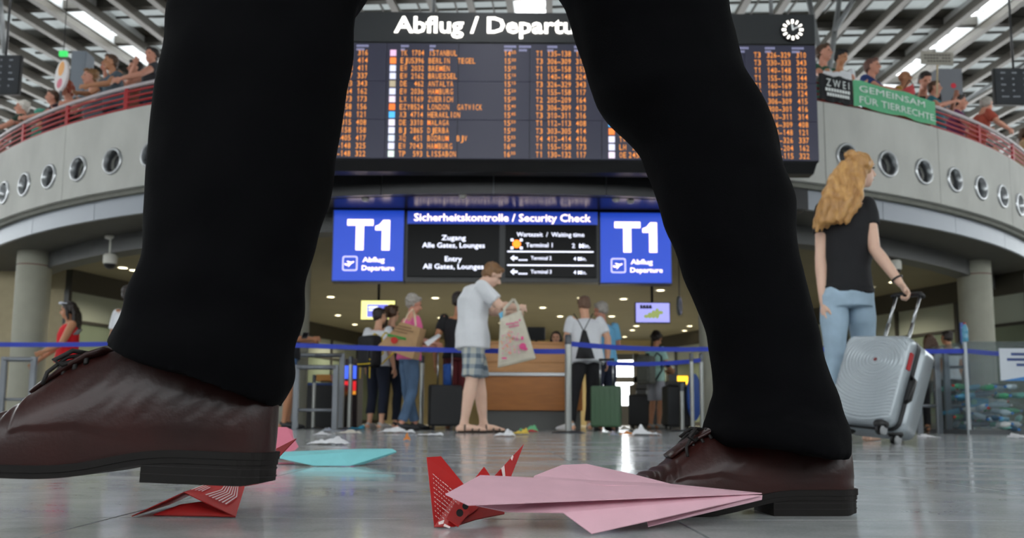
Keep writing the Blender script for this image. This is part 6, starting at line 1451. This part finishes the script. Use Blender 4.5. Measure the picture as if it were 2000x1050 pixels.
# left side
G.append(gper(296, 93, 'dark-haired woman in grey top drinking next to the left trouser leg', -.5, skin='pink', shirt=cloth('charcoal_top', '#33353a'), hair=H_DARK, hairstyle='full', pose=dict(elR=(.26, .26, 1.25), wrR=(.06, .22, 1.44), elL=(-.30, .22, 1.17), wrL=(-.20, .42, 1.10)), sleeve=.3, headturn=(.7, 0)))
G.append(gper(266, 118, 'person raising both hands to take a photo over the left railing', -.2, skin='pink', shirt=cloth('dusty_top', '#8a5a48'), hair=H_DARK, pose=dict(elL=(-.28, .25, 1.20), wrL=(-.10, .38, 1.48), elR=(.28, .25, 1.2), wrR=(.10, .38, 1.48))))
G.append(gper(226, 111, 'brown-haired person in grey T-shirt resting an arm on the left railing', -.2, skin='tan', shirt=cloth('slate_tee', '#4e5a64'), hair=H_BROWN, pose=ON_RAIL, lean=.1))
G.append(gper(193, 108, 'light-haired person leaning next to the grey T-shirt', -.1, skin='pink', shirt=cloth('slate_tee2', '#59646c'), hair=H_LTBR, hairstyle='full', pose=ON_RAIL, lean=.15))
G.append(gper(176, 140, 'white-haired person behind the red-haired woman', 0, R=GR-1.5, skin='pink', shirt=cloth('rose_top', '#8d4a42'), hair=H_WHITE, pose=ON_RAIL))
G.append(gper(152, 133, 'red-haired person in dark green vest leaning over the left railing', .2, skin='pink', shirt=cloth('dark_vest', '#2c3a34'), hair=H_RED, hairstyle='bob', lean=.25, pose=ON_RAIL, sleeve=.2))
G.append(gper(107, 176, 'person in dark shirt under the round orange sign', -.1, skin='pink', shirt=cloth('plum_shirt', '#3b2630'), hair=H_BROWN, pose=ON_RAIL))
G.append(gper(86, 198, 'person in teal T-shirt turned away from the left railing', 1.8, skin='tan', shirt=cloth('teal_tee', '#3f8f7a'), hair=mat('cap_teal', '#3f8f7a', .7), headturn=(.5, 0)))
G.append(gper(50, 196, 'white-haired person in dark green shirt near the left monitor', -.3, skin='pink', shirt=cloth('bottle_green_tee', '#24382e'), hair=H_WHITE, hairstyle='full', pose=ON_RAIL))
G.append(gper(20, 208, 'person in bright red T-shirt under the left monitor', .3, skin='pink', shirt=RED_T, hair=H_BROWN, pose=ON_RAIL))
G.append(gper(-24, 215, 'person in brown shirt cut by the left edge on the gallery', .2, skin='tan', shirt=cloth('brown_shirt2', '#6a4630'), hair=H_DARK, pose=ON_RAIL))
print('GALLERY', [round(z, 2) for _, z in G])
for o in PEOPLE: finish(o)
# placard on a stick
p = atY(1830, 114, 11.0); s = empty('cardboard_placard', (p.x, 11.0, p.z-.5), 0, 'grey cardboard placard with dark lines of writing on a wooden stick', 'placard')
bm = bmesh.new(); box(bm, (0, 0, .5), (66/FPX*11, .012, 27/FPX*11), Matrix.Rotation(.05, 3, 'Y')); build('board', bm, mat('cardboard', '#9a958a', .85, var=.06), s)
bm = bmesh.new(); tube(bm, [(.02, .012, .6), (-.02, .012, -.05)], .012, 8); build('stick', bm, mat('pale_wood', '#b9a684', .7), s)
bm = bmesh.new()
for r_ in range(3):
    for i in range(9):
        if random.random() > .2: quad(bm, -.19+i*.043, .535-.045*r_, -.19+i*.043+.034, .555-.045*r_, -.009)
setp(build_flat('writing', bm, mat('dark_ink', '#55524c', .8), s), kind='stuff')
# red carrier bag of the bending person, grey column with red spots, round sign, exit sign
t = empty('shoulder_bag', (0, 0, 0), 0, 'red bag carried by the bending person in black on the gallery', 'bag', 'backpacks'); bag_mesh([wp_(1762, 176, 11.4), wp_(1783, 164, 11.4), wp_(1788, 182, 11.4), wp_(1768, 198, 11.4)], .10, 6, mat('coral_bag', '#c2464a', .7), t, 'body'); bm = bmesh.new(); tube(bm, [wp_(1764, 177, 11.4), wp_(1776, 156, 11.45), wp_(1784, 166, 11.4)], .008, 6); build('handle', bm, M_BPK, t)
def gcol(label, x0, x1, ytop, Y, m, spots):
    a, b = atY(x0, ytop, Y), atY(x1, ytop, Y); r = empty('advert_column', ((a.x+b.x)/2, Y+.2, DECK), 0, label, 'advert column', 'grey columns on the gallery'); bm = bmesh.new(); box(bm, (0, 0, (a.z-DECK)/2), (b.x-a.x, .3, a.z-DECK)); bevel(bm, .02, 2); build('body', bm, m, r)
    for x, y, rr, mm in spots:
        q = atY(x, y, Y); bm = bmesh.new(); bm.faces.new([bm.verts.new((q.x-r.location.x+rr*math.cos(t), -.153, q.z-DECK+rr*math.sin(t))) for t in [2*PI*i/12 for i in range(12)]]); build_flat('red_spot', bm, mm, r)
gcol('grey advert column with a red spot behind the placard holder', 1832, 1882, 131, 13.7, mat('column_grey', '#6d7076', .5), [(1865, 165, .05, mat('spot_red', '#cf2338', .6)), (1872, 185, .045, mat('spot_red_dull', '#8d4650', .6))])
gcol('blue-grey column behind the round orange sign', 137, 166, 96, 14.0, mat('column_bluegrey', '#727a84', .5), [])
p = atY(121, 148, 12.6); s = empty('round_sign', p, math.radians(-40), 'oval white and orange advert disc above the left gallery crowd', 'sign'); R90 = Matrix.Rotation(PI/2, 3, 'X')
bm = bmesh.new(); lathe(bm, [(.001, .02), (.26, .02), (.27, 0), (.26, -.02), (.001, -.02)], seg=32, M=R90); build('disc', bm, mat('disc_white', '#e2dcdc', .5), s)
bm = bmesh.new(); bm.faces.new([bm.verts.new((.13*math.cos(t)+.02, -.024, .11+.12*math.sin(t))) for t in [2*PI*i/20 for i in range(20)]]); build_flat('orange_spot', bm, mat('disc_orange', '#eeae6a', .6), s)
bm = bmesh.new(); bm.faces.new([bm.verts.new((.11*math.cos(t)-.02, -.024, -.13+.08*math.sin(t))) for t in [2*PI*i/20 for i in range(20)]]); build_flat('pink_spot', bm, mat('disc_pink', '#d97a8c', .6), s)
bm = bmesh.new(); tube(bm, [(0, 0, -.26), (0, 0, DECK-p.z)], .02, 8); build('pole', bm, M_GATE, s)
p = atY(124, 105, 13.); s = empty('exit_sign', p, 0, 'small green emergency exit sign beside the blue-grey column', 'sign'); bm = bmesh.new(); box(bm, (0, 0, 0), (.13, .05, .09)); build('panel', bm, mat('exit_green', '#2fae52', .5, emit=.5), s); bm = bmesh.new(); tube(bm, [(0, 0, .04), (0, 0, 8.9-p.z)], .008, 6); build('hanger', bm, M_BLK2, s)
bpy.data.scenes.remove(TMP)
